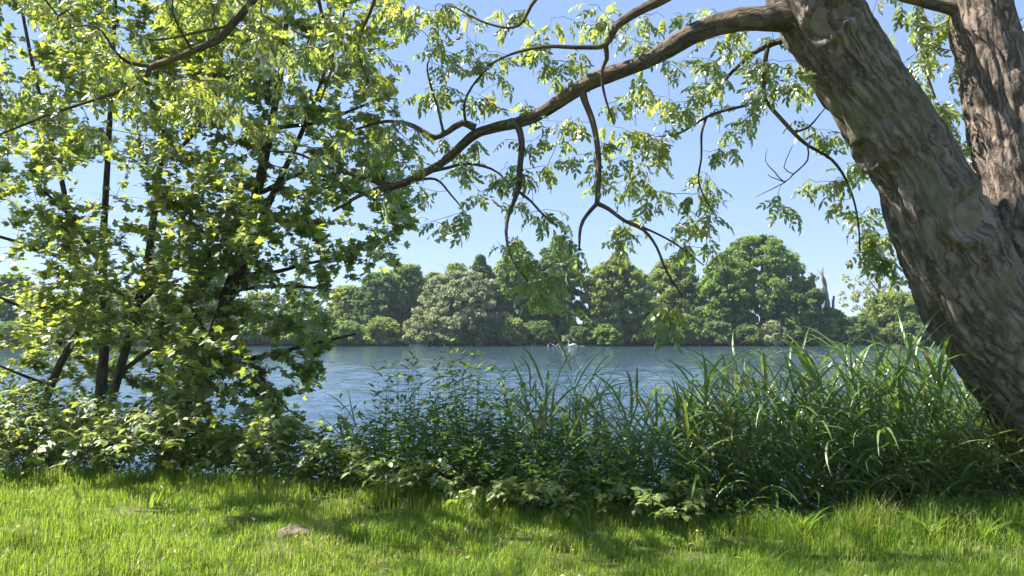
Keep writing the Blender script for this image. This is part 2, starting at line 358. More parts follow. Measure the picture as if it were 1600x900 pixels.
ob('river_water', mesh('river_water', np.stack([XX, YY, ZZ], -1).reshape(-1, 3), [np.stack([i_ + j_, i_ + j_ + 1, i_ + nw + j_ + 1, i_ + nw + j_], -1).reshape(-1, 4)], M_water, True), kind='structure')

# ------------------------------------------------------------------ leaf shapes (y = leaf axis, z = upper side)
def leaflet(L, Wd, fold=0.18, droop=0.12):
    V = [(0, 0, 0)]
    for t, w in ((0.30, 0.85), (0.68, 0.72)):
        zc = -droop * L * t * t
        V += [(-Wd / 2 * w, t * L, zc + fold * Wd * w), (0, t * L, zc), (Wd / 2 * w, t * L, zc + fold * Wd * w)]
    V.append((0, L, -droop * L))
    T = [(0, 2, 1), (0, 3, 2), (4, 5, 7), (5, 6, 7)]
    Q = [(1, 2, 5, 4), (2, 3, 6, 5)]
    return np.array(V, float), np.array(T), np.array(Q)

def place(V, M3, t): return V @ np.asarray(M3).T + t

def compound_leaf(seed):
    """pinnate leaf: drooping stalk, 3-4 pairs of leaflets and one at the end"""
    r = np.random.default_rng(seed); B = Bag()
    L = r.uniform(0.20, 0.27); npair = int(r.integers(3, 5)); ts = np.linspace(0, 1, 7)
    drp = r.uniform(0.10, 0.35); side = r.normal(0, 0.06)
    cv = np.stack([side * ts ** 2 * L * 3, ts * L * (1 - 0.25 * drp * ts), -drp * L * ts ** 2 * 1.2], -1)
    at = lambda t: np.array([np.interp(t, ts, cv[:, k]) for k in range(3)])
    V = np.concatenate([cv + (0.0018, 0, 0), cv - (0.0018, 0, 0)]); k = np.arange(6)
    B.add(V, np.stack([k, k + 1, k + 8, k + 7], -1))
    for q in range(npair):
        t = 0.34 + 0.56 * q / max(1, npair - 1) * 0.95
        for s in (-1, 1):
            ll = r.uniform(0.075, 0.105) * (0.8 + 0.25 * t); an = s * R(r.uniform(40, 62))
            ax = np.array([math.sin(an), math.cos(an), -r.uniform(0.15, 0.7)]); M3 = frame_rows(ax[None], np.array([[r.normal(0, .2), r.normal(0, .15), 1.0]]))[0]
            v, T, Q = leaflet(ll, ll * r.uniform(0.48, 0.60)); B.add(place(v, M3, at(t)), Q, T)
    ll = r.uniform(0.085, 0.115); ax = cv[-1] - cv[-2] + (0, 0, -0.01); M3 = frame_rows(ax[None], np.array([[0, 0.2, 1.0]]))[0]
    v, T, Q = leaflet(ll, ll * 0.46); B.add(place(v, M3, cv[-1]), Q, T)
    return np.vstack(B.V), np.vstack(B.Q), np.vstack(B.T)

def maple_leaf(seed):
    r = np.random.default_rng(seed); s = r.uniform(0.105, 0.145)
    ang = np.array([-135, -72, -36, 0, 36, 72, 135.]); rad = np.array([.58, .95, .56, 1.05, .56, .95, .58])
    rad = rad * r.uniform(0.9, 1.1, len(rad)); a = np.radians(ang)
    o = np.stack([np.sin(a) * rad * s * 0.62, np.cos(a) * rad * s * 0.62, np.zeros_like(a)], -1)
    o[:, 2] = 0.10 * np.abs(o[:, 0]) - r.uniform(0.5, 2.2) * (o[:, 0] ** 2 + o[:, 1] ** 2) + r.normal(0, 0.003, len(a))
    pet = r.uniform(0.05, 0.10)
    V = np.vstack([o, [(0, 0, 0.0), (0.0015, 0, 0), (-0.0015, 0, 0), (0.0012, -pet, pet * .35), (-0.0012, -pet, pet * .35)]])
    V -= V[-1] * (1, 1, 1); nn = len(a)
    T = np.array([(nn, i + 1, i) for i in range(nn - 1)] + [(nn, 0, nn - 1)]); Q = np.array([(nn + 1, nn + 2, nn + 4, nn + 3)])
    return V, Q, T

def ovate_leaf(seed, L=0.07, asp=0.62, pet=0.0):
    r = np.random.default_rng(seed); L = L * r.uniform(0.8, 1.25)
    v, T, Q = leaflet(L, L * asp * r.uniform(.85, 1.15), 0.14, r.uniform(0.1, 0.4)); v[:, 1] += pet
    return v, Q, T

def trifoliate(seed):
    r = np.random.default_rng(seed); B = Bag(); pet = 0.04
    B.add(np.array([(.0015, 0, 0), (-.0015, 0, 0), (-.001, pet, 0), (.001, pet, 0)]), [(0, 1, 2, 3)])
    for an in (-68, 0, 68):
        L = r.uniform(0.055, 0.085); v, T, Q = leaflet(L, L * 0.68, 0.13, r.uniform(.15, .45)); a = R(an + r.normal(0, 8))
        M3 = frame_rows(np.array([[math.sin(a), math.cos(a), -r.uniform(0, .35)]]), np.array([[r.normal(0, .15), 0, 1.]]))[0]
        B.add(place(v, M3, (0, pet + (0.012 if an == 0 else 0), 0)), Q, T)
    return np.vstack(B.V), np.vstack(B.Q), np.vstack(B.T)

def blade(seed, L, Wd, bend, segs=8, twist=0.0):
    """long grass-like leaf arching over under its own weight"""
    r = np.random.default_rng(seed); t = np.linspace(0, 1, segs + 1)
    an = bend * t ** 1.6; dy = np.cos(an); dz = -np.sin(an); y = np.concatenate([[0], np.cumsum((dy[1:] + dy[:-1]) / 2 * L / segs)]); z = np.concatenate([[0], np.cumsum((dz[1:] + dz[:-1]) / 2 * L / segs)])
    w = Wd / 2 * np.clip(np.minimum(0.45 + 2.6 * t, 1.0) * (1 - t ** 2.6), 0, 1); w[-1] = 0.0004
    sx_ = r.normal(0, 0.10) * L * t ** 2; tw = twist * t
    V = np.concatenate([np.stack([sx_ - w * np.cos(tw), y, z + 0.25 * w - w * np.sin(tw)], -1), np.stack([sx_, y, z], -1), np.stack([sx_ + w * np.cos(tw), y, z + 0.25 * w + w * np.sin(tw)], -1)])
    k = np.arange(segs); s1 = segs + 1
    Q = np.concatenate([np.stack([k, k + s1, k + s1 + 1, k + 1], -1), np.stack([k + s1, k + 2 * s1, k + 2 * s1 + 1, k + s1 + 1], -1)])
    return V, Q, np.zeros((0, 3), int)

class Lib:
    """a set of leaf variants that can be placed singly (objects sharing mesh data) or merged"""
    def __init__(s, name, mat, shapes, tints):
        s.name = name; s.sh = shapes; s.t = np.asarray(tints, float); s.mat = mat; s.cache = {}
    def me(s, k):
        if k not in s.cache:
            V, Q, T = s.sh[k]; s.cache[k] = mesh(s.name, V, [Q, T], s.mat, True, float(s.t[k]))
        return s.cache[k]
    def merged(s, name, pos, rot, sc, var, tint=None):
        Vs, Qs, Ts, tt = [], [], [], []; base = 0
        for k in range(len(s.sh)):
            ix = np.where(var == k)[0]
            if not len(ix): continue
            V, Q, T = s.sh[k]; nv = len(V)
            W_ = np.einsum('nij,vj->nvi', rot[ix] * sc[ix, None, None], V) + pos[ix, None]
            Vs.append(W_.reshape(-1, 3)); off = base + np.arange(len(ix))[:, None, None] * nv
            if len(Q): Qs.append((Q[None] + off).reshape(-1, 4))
            if len(T): Ts.append((T[None] + off).reshape(-1, 3))
            tv = rng.uniform(0, 1, len(ix)) if tint is None else tint[ix]
            tt.append(np.repeat(tv, nv)); base += len(ix) * nv
        return mesh(name, np.vstack(Vs), ([np.vstack(Qs)] if Qs else []) + ([np.vstack(Ts)] if Ts else []), s.mat, True, np.concatenate(tt))

def foliage(lib, parent, origin, pos, rot, sc, var, part='leaf', mass='foliage', most=300, tint=None):
    """the leaves that show largest become parts of their own, the rest one mass"""
    px, py, dep = project(pos)
    area = sc ** 2 * (np.abs((rot[:, :, 2] * norm(pos - CAM)).sum(-1)) + 0.12) / np.maximum(dep, 0.5) ** 2
    inside = (px > -5) & (px < 1605) & (py > -5) & (py < 905) & (dep > 0.5)
    order = np.argsort(-(area * inside)); pick = order[:most]; pick = pick[inside[pick]]
    for i in pick:
        M = np.eye(4); M[:3, :3] = rot[i] * sc[i]; M[:3, 3] = pos[i] - origin
        ob(part, lib.me(int(var[i])), parent, M=M)
    rest = np.ones(len(pos), bool); rest[pick] = False
    if rest.any():
        me = lib.merged(mass, pos[rest] - origin, rot[rest], sc[rest], var[rest], None if tint is None else tint[rest])
        ob(mass, me, parent, kind='stuff')

# ------------------------------------------------------------------ branching skeleton grown towards leaf clusters
class Skel:
    def __init__(s): s.p = []; s.par = []; s.fixed = []; s.r0 = []
    def limb(s, pts, parent=-1, step=0.10, grow_from=0):
        """pts: rows x,y,z,radius. returns the node ids"""
        c_ = catmull(pts, step); ids = []
        for k, q in enumerate(c_):
            s.p.append(q[:3]); s.par.append(parent if k == 0 else ids[-1]); s.fixed.append(True); s.r0.append(q[3]); ids.append(len(s.p) - 1)
        return ids, c_
    def grow(s, targets, rr, step=0.09, sag=0.12, bar=None):
        P_ = np.array(s.p); ok = np.ones(len(P_), bool) if bar is None else ~np.isin(np.arange(len(P_)), bar)
        d = np.array([np.min(np.linalg.norm(P_[ok] - t, axis=1)) for t in targets]); tips = []; buf = np.zeros((len(P_) + 60 * len(targets) + 500, 3)); buf[:len(P_)] = P_
        for t in np.asarray(targets)[np.argsort(d)]:
            P_ = buf[:len(s.p)]; dd = np.linalg.norm(P_ - t, axis=1)
            # branches start behind the target as seen from their root, prefer nodes lower than the target
            cost = dd + 0.35 * np.maximum(P_[:, 2] - t[2], 0)
            if bar is not None: cost[bar] += 1e3
            k = int(np.argmin(cost)); p0 = P_[k]; L = dd[k]
            if L < 0.03: tips.append(k); continue
            nn = max(3, int(L / step)); dirp = norm(p0 - np.array(s.p[s.par[k]])) if s.par[k] >= 0 else np.array([0, 0, 1.])
            ct = p0 + dirp * L * 0.35 + np.array([0, 0, sag * L]) + rr.normal(0, 0.08 * L, 3)
            u = np.linspace(0, 1, nn + 1)[1:, None]; q = (1 - u) ** 2 * p0 + 2 * u * (1 - u) * (p0 * 0.4 + ct * 0.6) + u ** 2 * t
            q[:-1] += rr.normal(0, 0.012, (nn, 3))[:-1]
            last = k
            for v in q:
                buf[len(s.p)] = v; s.p.append(v); s.par.append(last); s.fixed.append(False); s.r0.append(0); last = len(s.p) - 1
            tips.append(last)
        return tips
    def radii(s, tip=0.0026, ex=2.35, cap=0.05):
        n_ = len(s.p); a = np.zeros(n_); ch = [[] for _ in range(n_)]
        for i, q in enumerate(s.par):
            if q >= 0: ch[q].append(i)
        for i in range(n_ - 1, -1, -1):
            if not ch[i]: a[i] = tip ** ex
            if s.par[i] >= 0: a[s.par[i]] += a[i]
        r = a ** (1 / ex); r0 = np.array(s.r0); r = np.where(r0 > 0, r0, np.minimum(r, cap)); s.r = r; s.ch = ch
        return r
    def twigs(s, origin, name, mat):
        """every grown chain as a tube, all in one mesh"""
        B = Bag(); P_ = np.array(s.p) - origin; starts = [i for i in range(len(s.p)) if not s.fixed[i] and (s.par[i] < 0 or s.fixed[s.par[i]])]; stack = list(starts)
        while stack:
            i = stack.pop(); chain = ([s.par[i]] if s.par[i] >= 0 else []) + [i]
            while s.ch[chain[-1]]:
                cs = sorted([c_ for c_ in s.ch[chain[-1]] if not s.fixed[c_]], key=lambda q: -s.r[q])
                if not cs: break
                stack += cs[1:]; chain.append(cs[0])
            rr_ = s.r[chain].copy(); rr_[0] = min(rr_[0], rr_[1] * 1.15)
            V, Q, T, *_ = tube(P_[chain], rr_, 4 if rr_.max() < 0.008 else 6 if rr_.max() < 0.02 else 9)
            B.add(V, Q, T)
        return B.mesh(name, mat)

def limb_mesh(name, c_, origin, mat, nseg=14, rough=0.06, seed=0.0):
    V, Q, T, uv, th, dirs, s_ = tube(c_[:, :3] - origin, c_[:, 3], nseg)
    nb = len(c_) * nseg; q = V[:nb].reshape(len(c_), nseg, 3)
    nz_ = fbm(np.stack([dirs[..., 0] * 1.7 + seed, dirs[..., 1] * 1.7 + dirs[..., 2], np.broadcast_to(s_[:, None] * 3.0, dirs.shape[:2])], -1), 3) - 0.5
    q = q + dirs * (nz_ * 2 * rough * c_[:, 3][:, None])[..., None]
    V[:nb] = q.reshape(-1, 3)
    return mesh(name, V, [Q, T], mat, True, None, uv)

def cluster_leaves(sk, tips, rr, nper, droop, spread=3, out_bias=0.5, up=1.0):
    """leaf bases sit on the last few nodes of each twig"""
    pos, ax, nm = [], [], []
    for t in tips:
        ch = [t]
        while len(ch) < spread + 2 and sk.par[ch[-1]] >= 0 and not sk.fixed[sk.par[ch[-1]]]: ch.append(sk.par[ch[-1]])
        p = np.array([sk.p[i] for i in ch]); d = norm(p[0] - p[min(1, len(p) - 1)] + 1e-6)
        for k in range(int(rr.integers(nper[0], nper[1] + 1))):
            u = rr.uniform(0, len(p) - 1) * (0.9 if k else 0); i = min(int(u), len(p) - 2) if len(p) > 1 else 0
            b_ = p[i] + (p[i + 1] - p[i]) * (u - i) if len(p) > 1 else p[0]
            a = norm(d * out_bias + rr.normal(0, 0.75, 3) * np.array([1, 1, 0.5]) + np.array([0, 0, -droop]))
            pos.append(b_); ax.append(a); nm.append(np.array([0, 0, up]) + rr.normal(0, 0.42, 3))
    return np.array(pos), frame_rows(np.array(ax), np.array(nm))

def blob(px, py, Y, n_, sp, sy, sd, rr):
    return [P(px + rr.normal(0, sp), py + rr.normal(0, sy), Y + rr.normal(0, sd)) for _ in range(n_)]

# ------------------------------------------------------------------ far bank: trees and shrubs one by one
def crown_radius(shape, t):
    if shape == 'cone': return np.clip(1.15 * (1 - t) ** 0.62, 0, 1) * np.clip(t * 7 + 0.35, 0, 1)
    if shape == 'dome': return np.sqrt(np.clip(1 - t ** 2.2, 0, 1)) * np.clip(0.72 + t * 1.2, 0, 1)
    if shape == 'tall': return np.clip(1 - np.abs(t - 0.45) ** 2.6 * 5.5, 0.12, 1) * np.clip((1 - t) * 5, 0, 1) ** 0.5
    return np.sqrt(np.clip(1 - ((t - 0.46) / 0.56) ** 2, 0.04, 1))
FAR_SHAPES = [(np.array([(-.55, -.30, 0), (.50, -.12, .05), (-.05, .55, 0)]), np.zeros((0, 4), int), np.array([(0, 1, 2)])),
              (np.array([(-.45, .25, 0), (.05, -.55, -.05), (.55, .22, .05)]), np.zeros((0, 4), int), np.array([(0, 1, 2)]))]
FAR_LIB = {k: Lib('far_leaf', mt, FAR_SHAPES, [0.3, 0.7]) for k, mt in FAR.items()}

def far_tree(name, px, top, hw, kind, Y, shape, label, category='tree', dens=1.0, low=0.05, seed=0, leaf=0.365, group='trees along the far bank'):
    rr = np.random.default_rng(seed + 1000)
    p = P(px, 500, Y); x = p[0]; zb = float(height(np.array([x]), np.array([Y]))[0]) - 0.05
    H = (P(px, top, Y)[2] - zb) * 1.05; rad = hw / F * Y; base = np.array([x, Y, zb])
    t_ = thing(name, base, label, category, group)
    if category == 'tree':
        B = Bag(); bend = rr.normal(0, 0.05, 2) * H
        u = np.linspace(0, 0.8, 9); c_ = np.stack([bend[0] * u ** 2, bend[1] * u ** 2, u * H], -1); r_ = 0.035 * H * (1 - u * 0.95) ** 1.1 + 0.02
        V, Q, T, uv, *_ = tube(c_, r_, 8); ob('trunk', mesh('trunk', V, [Q, T], M_mbark, True, None, uv), t_)
        for k in range(6):
            i = int(rr.integers(2, 7)); a = rr.uniform(0, 6.28); d = np.array([math.cos(a), math.sin(a), rr.uniform(0.5, 1.2)]); L = rad * rr.uniform(0.5, 0.85)
            v = np.linspace(0, 1, 6)[:, None]; q = c_[i] + d * v * L * 0.8 + np.array([0, 0, 0.25 * L]) * v ** 2
            V, Q, T, uv, *_ = tube(q, r_[i] * 0.45 * (1 - v[:, 0] * 0.85), 6); ob('limb', mesh('limb', V, [Q, T], M_mbark, True, None, uv), t_)
    ncl = int(np.clip((60 * dens + 40 * (dens > .5)) * (H * rad) ** 0.5 * .75, 40, 560))
    t = low + (1 - low) * rr.uniform(0, 1, ncl) ** 0.85; a = rr.uniform(0, 2 * math.pi, ncl)
    # lumpy outline: big lobes
    lob = 0.58 + 0.84 * fbm(np.stack([np.cos(a) * 1.3 + seed, np.sin(a) * 1.3, t * 3.2], -1), 3)
    rr_ = crown_radius(shape, t) * rad * lob * rr.uniform(0.02, 1, ncl) ** 0.5
    C = np.stack([np.cos(a) * rr_, np.sin(a) * rr_, t * H], -1); rc = rr.uniform(0.22, 0.66, ncl) * (0.62 + 0.12 * min(rad, 5))
    C[:, 2] = np.minimum(C[:, 2], H - rc * 0.55)
    npl = int(np.clip(54 * dens, 20, 64)); N = ncl * npl
    d = norm(rr.normal(0, 1, (N, 3)) + np.array([0, 0, 0.25])); cc = np.repeat(C, npl, 0); rc_ = np.repeat(rc, npl)
    pos = cc + d * (rc_ * rr.uniform(0.15, 1.15, N) ** 0.6)[:, None] * np.array([1.1, 1.1, 0.8])
    pos[:, 2] = np.maximum(pos[:, 2], 0.1)
    nm = d * 0.9 + np.array([0, 0, 0.5]) + rr.normal(0, 0.5, (N, 3)); ax = rr.normal(0, 1, (N, 3))
    sc = rr.uniform(0.65, 1.35, N) * leaf; var = rr.integers(0, 2, N)
    tint = np.clip(np.repeat(rr.uniform(0, 0.75, ncl), npl) + rr.normal(0, 0.15, N), 0, 0.94)
    ob('crown', FAR_LIB[kind].merged('crown', pos, frame_rows(ax, nm), sc, var, tint), t_, kind='stuff')
    return t_

TREES = [
 # px, top, half width, kind, Y, shape, label, density
 (-120, 430, 70, 'green', 97, 'round', 'round green far-bank tree beyond the left edge behind the maples', 0.8),
 (15, 436, 50, 'dark', 96, 'round', 'dark far-bank tree at the left edge behind the maple stems', 0.9),
 (95, 462, 52, 'green', 95, 'dome', 'low green far-bank tree just right of the left edge tree', 0.9),
 (180, 455, 50, 'olive', 97, 'round', 'olive far-bank tree seen between the upright maple stems', 0.9),
 (258, 462, 42, 'green', 95, 'dome', 'low green far-bank tree left of the leaning maple stem', 0.9),
 (328, 428, 50, 'green', 99, 'dome', 'flat-topped green far-bank tree directly behind the leaning maple stem', 1.0),
 (410, 462, 48, 'olive', 95, 'round', 'olive far-bank tree just right of the leaning maple stem', 0.9),
 (478, 474, 48, 'dark', 94, 'dome', 'dark low far-bank tree right of the leaning maple', 0.9),
 (545, 452, 40, 'olive', 100, 'round', 'olive far-bank tree at the right end of the maple foliage', 0.9),
 (592, 432, 40, 'dark', 98, 'round', 'dark blue-green far-bank tree left of the grey willow', 1.0),
 (635, 420, 36, 'green', 101, 'round', 'bright green far-bank tree rising behind the left of the willow', 1.0),
 (677, 432, 30, 'olive', 112, 'dome', 'small distant olive tree above the left shoulder of the willow', 0.8),
 (712, 418, 34, 'green', 115, 'round', 'distant thin tree peeping over the top of the willow', 0.6),
 (718, 432, 86, 'grey', 95, 'dome', 'broad grey-green willow with a rounded top on the far bank', 1.25),
 (750, 406, 26, 'dark', 100, 'tall', 'narrow dark tree between the willow and the tall trees', 1.1),
 (808, 384, 42, 'green', 97, 'tall', 'left one of the two tall trees right of the willow', 1.15),
 (872, 378, 48, 'dark', 96, 'tall', 'tall dark tree right of the willow, before the sky gap', 1.15),
 (966, 402, 54, 'olive', 94, 'tall', 'tall olive tree standing alone right of the sky gap', 1.25),
 (1052, 412, 46, 'olive', 99, 'round', 'olive tree with a bare snag at its right side', 1.0),
 (1132, 412, 44, 'green', 95, 'round', 'green tree leaning against the left of the biggest far tree', 1.1),
 (1192, 378, 72, 'green', 97, 'round', 'biggest rounded green tree on the far bank', 1.5),
 (1246, 446, 42, 'dark', 94, 'round', 'dark tree at the right foot of the biggest far tree', 1.1),
 (1372, 388, 56, 'pale', 99, 'round', 'thin airy pale tree left of the leaning trunk', 0.28),
 (1396, 462, 54, 'olive', 95, 'dome', 'dense low olive tree under the thin airy tree', 1.0),
 (1468, 456, 50, 'green', 97, 'round', 'green far-bank tree partly hidden by the leaning trunk', 0.9),
 (1560, 440, 60, 'dark', 96, 'round', 'dark far-bank tree hidden behind the leaning trunk', 0.8),
 (1680, 430, 70, 'green', 97, 'round', 'green far-bank tree beyond the right edge', 0.8),
]
for i, (px, top, hw, kind, Y, shape, lab, dn) in enumerate(TREES):
    far_tree('willow_tree' if kind == 'grey' else 'broadleaf_tree', px, top, hw, kind, Y, shape, lab, dens=dn * (0.72 if px < 560 or px > 1500 else 1), seed=i * 4, low=0.07 if kind != 'pale' else 0.3)
SHRUBS = [
 (655, 505, 32, 'pale', 91.5, 'pale dry-looking shrub at the water under the willow left side'),
 (705, 508, 30, 'grey', 92, 'grey shrub at the water below the middle of the willow'),
 (752, 505, 26, 'dark', 91.8, 'dark rounded shrub at the water below the willow right side'),
 (800, 500, 30, 'olive', 92, 'olive shrub at the water left of the driftwood'),
 (845, 505, 28, 'dark', 92.5, 'dark shrub directly behind the driftwood'),
 (905, 512, 24, 'dark', 92.5, 'dark low shrub at the sky gap behind the swan'),
 (950, 508, 30, 'green', 91.6, 'green shrub at the foot of the lone olive tree'),
 (1010, 500, 34, 'dark', 92, 'dark shrub between the lone olive tree and the snag tree'),
 (1068, 495, 34, 'green', 92, 'green shrub under the tree with the bare snag'),
 (1120, 505, 28, 'dark', 91.8, 'dark shrub left of the pale waterside shrub'),
 (1206, 504, 20, 'pale', 90.9, 'small pale shrub at the water under the biggest tree'),
 (1165, 508, 26, 'dark', 91.8, 'dark shrub left under the biggest tree'),
 (1250, 505, 32, 'dark', 91.8, 'dark shrub right of the small pale waterside shrub'),
 (1296, 486, 34, 'olive', 93, 'olive shrub below the bare snags'),
 (1340, 498, 30, 'dark', 92, 'dark shrub right of the snags at the water'),
 (1420, 505, 40, 'dark', 92, 'dark shrub at the water left of the leaning trunk'),
 (1500, 505, 44, 'green', 92, 'green shrub at the water behind the leaning trunk'),
 (600, 500, 34, 'olive', 92, 'olive shrub at the water just left of the willow'),
 (540, 505, 36, 'green', 92, 'green shrub at the water right of the maple foliage'),
 (470, 505, 40, 'olive', 92, 'olive shrub at the water behind the maple foliage'),
 (390, 505, 40, 'green', 92, 'green shrub at the water right of the leaning maple stem'),
 (300, 508, 44, 'dark', 92, 'dark shrub at the water left of the leaning maple stem'),
 (210, 505, 46, 'green', 92, 'green shrub at the water between the upright maple stems'),
 (120, 505, 46, 'olive', 92, 'olive shrub at the water behind the leftmost maple stem'),
 (30, 505, 46, 'green', 92, 'green shrub at the water at the left edge'),
]
for i, (px, top, hw, kind, Y, lab) in enumerate(SHRUBS):
    far_tree('waterside_shrub', px, top, hw, kind, Y, 'dome', lab, 'shrub', dens=1.15, low=0.0, seed=200 + i, leaf=0.32, group='shrubs along the far waterline')

# bare snags
def snag(pts, Y, lab, stubs):
    pts = [(a_, b2_, w_ * .75) for a_, b2_, w_ in pts]; stubs = [[(a_, b2_, w_ * .6) for a_, b2_, w_ in q_] for q_ in stubs]; b0 = P(pts[0][0], pts[0][1], Y); zb = float(height(np.array([b0[0]]), np.array([Y]))[0]); base = np.array([b0[0], Y, zb])
    t_ = thing('dead_tree', base, lab, 'dead tree', 'bare snags on the far bank')
    q = np.array([[*(P(a, b_, Y) - base), w] for a, b_, w in pts]); q = np.vstack([[0, 0, -0.1, q[0, 3] * 1.3], q]); c_ = catmull(q, 0.3)
    V, Q, T, uv, *_ = tube(c_[:, :3] + rng.normal(0, 0.02, (len(c_), 3)), c_[:, 3] * rng.uniform(0.85, 1.15, len(c_)), 8); ob('trunk', mesh('trunk', V, [Q, T], M_dead, True), t_)
    for s_ in stubs:
        q = np.array([[*(P(a, b_, Y) - base), w] for a, b_, w in s_]); c_ = catmull(q, 0.3)
        V, Q, T, *_ = tube(c_[:, :3], c_[:, 3], 6); ob('broken_branch', mesh('broken_branch', V, [Q, T], M_dead, True), t_)
snag([(1262, 470, .3), (1256, 438, .22), (1251, 420, .15), (1247, 405, .05)], 98, 'leftmost thin leaning snag beside the biggest far tree', [[(1254, 428, .10), (1259, 422, .06), (1261, 417, .02)]])
snag([(1276, 478, .32), (1274, 455, .28), (1271, 440, .26), (1268, 426, .2)], 98, 'snag with a broken flat top, second from the biggest far tree', [[(1270, 430, .12), (1266, 427, .07), (1262, 426, .03)]])
snag([(1294, 490, .5), (1292, 470, .45), (1288, 448, .32), (1285, 432, .2), (1286, 416, .06)], 97, 'thickest forked snag left of the airy pale tree', [[(1292, 466, .25), (1290, 440, .18), (1284, 428, .10), (1282, 422, .03)], [(1288, 440, .10), (1280, 425, .05), (1274, 418, .015)]])
snag([(1301, 490, .3), (1302, 475, .26), (1303, 462, .18)], 97, 'short stub snag at the right of the forked snag', [[(1302, 474, .1), (1299, 468, .06)]])
snag([(1090, 470, .35), (1091, 450, .28), (1090, 440, .2), (1092, 428, .06)], 98, 'bare snag left of the biggest far tree', [[(1090, 452, .12), (1084, 440, .07), (1078, 432, .02)], [(1091, 446, .1), (1097, 438, .04)]])

# driftwood, swan, pale rock at the far waterline
def drift(lab, lines, Y):
    p0 = P(lines[0][0][0], 541, Y); base = np.array([p0[0], Y, WATER]); t_ = thing('driftwood', base, lab, 'driftwood', 'driftwood at the far waterline')
    for ln in lines:
        q = np.array([[*(P(a, b_, Y) - base + np.array([0, rng.normal(0, .25), 0])), w] for a, b_, w in ln]); c_ = catmull(q, 0.15)
        V, Q, T, *_ = tube(c_[:, :3], c_[:, 3], 6); ob('branch', mesh('branch', V, [Q, T], M_drift, True), t_)
drift('bleached zigzag dead branch at the far waterline left of the swan', [[(855, 546, .08), (856, 541, .08), (859, 536, .07), (866, 540, .06), (872, 543, .06)], [(868, 541, .06), (873, 537, .05), (878, 535, .03)], [(871, 543, .06), (875, 540, .05), (876, 536, .03)]], 90.2)
drift('smaller bleached dead branch hooked over the far waterline', [[(829, 545, .07), (831, 540, .06), (834, 537, .06), (838, 538, .04)], [(830, 542, .05), (838, 541, .04), (837, 545, .03)]], 90.2)
sw0 = P(895, 543, 88.5); sw = thing('swan', (sw0[0], 88.5, WATER), 'small white swan swimming below the far bank', 'swan')
u = np.linspace(0, 1, 13); bx_ = np.stack([(u - 0.5) * 1.0, 0 * u, 0.14 + 0.10 * u ** 2 * (u > .6)], -1); br = 0.19 * np.sqrt(np.clip(1 - (2 * u - 0.95) ** 2, 0.02, 1)) * (1 - 0.45 * u ** 3)
V, Q, T, *_ = tube(bx_, br, 12); V[:, 1] *= 1.05; ob('body', mesh('body', V, [Q, T], M_swan, True), sw)
nk = catmull(np.array([(-.40, 0, .20, .065), (-.52, 0, .36, .05), (-.46, 0, .52, .042), (-.44, 0, .66, .04), (-.52, 0, .72, .055), (-.60, 0, .69, .035)]), 0.04)
V, Q, T, *_ = tube(nk[:, :3], nk[:, 3], 9); ob('neck_and_head', mesh('neck_and_head', V, [Q, T], M_swan, True), sw)
bl = catmull(np.array([(-.60, 0, .69, .03), (-.66, 0, .66, .02), (-.70, 0, .64, .008)]), 0.02); V, Q, T, *_ = tube(bl[:, :3], bl[:, 3], 7); ob('bill', mesh('bill', V, [Q, T], M_bill, True), sw)
for s_ in (-1, 1):
    w_ = catmull(np.array([(-.25, s_ * .17, .22, .05), (0, s_ * .20, .26, .09), (.28, s_ * .13, .27, .06), (.48, s_ * .06, .30, .01)]), 0.05); V, Q, T, *_ = tube(w_[:, :3], w_[:, 3], 8); ob('wing', mesh('wing', V, [Q, T], M_swan, True), sw)
def rock(name, px, py, Y, r3, lab, seed):
    th, ph = np.meshgrid(np.linspace(0, 2 * math.pi, 21)[:-1], np.linspace(0.05, math.pi - .05, 12)); d = np.stack([np.cos(th) * np.sin(ph), np.sin(th) * np.sin(ph), np.cos(ph)], -1)
    rr_ = 0.75 + 0.5 * fbm(d * 1.4 + seed, 3); V = (d * rr_[..., None] * np.array(r3)).reshape(-1, 3); i = np.arange(11)[:, None] * 20; j = np.arange(20)[None]; k = (j + 1) % 20
    p = P(px, py, Y); z = float(height(np.array([p[0]]), np.array([Y]))[0])
    ob(name, mesh(name, V, [np.stack([i + j, i + 20 + j, i + 20 + k, i + k], -1).reshape(-1, 4)], M_rock, False), loc=(p[0], Y, max(z, WATER) + r3[2] * .3), label=lab, category='rock', group='pale rocks on the far bank')
rock('boulder', 649, 536, 90.6, (.75, .5, .45), 'left pale boulder at the far waterline under the willow', 1)
rock('boulder', 661, 537, 90.7, (.6, .45, .3), 'right pale boulder at the far waterline under the willow', 5)

# ------------------------------------------------------------------ the big leaning wingnut tree on the right
wr = np.random.default_rng(5)
def limbpts(rows):
    """rows px, py, Y, radius in pixels"""
    return np.array([[*P(a, b_, Y), w / F * Y] for a, b_, Y, w in rows])
wbase = np.array([*P(1735, 850, 6.9)[:2], 0.0])
wing = thing('wingnut_tree', wbase, 'huge old leaning tree with grey-brown furrowed bark at the right edge', 'tree')
sk = Skel()
lean = [(1775, 905, 6.9, 140), (1752, 862, 6.85, 118), (1722, 790, 6.8, 100), (1681, 700, 6.75, 90), (1641, 620, 6.7, 85), (1571, 525, 6.68, 79), (1523, 467, 6.65, 73), (1494, 406, 6.62, 67), (1458, 332, 6.6, 61), (1439, 280, 6.6, 57), (1415, 236, 6.6, 56), (1366, 158, 6.6, 56), (1326, 98, 6.6, 55), (1289, 38, 6.6, 53), (1255, -25, 6.6, 51), (1195, -170, 6.6, 46), (1120, -330, 6.6, 40), (1040, -520, 6.7, 31), (960, -720, 6.8, 22)]
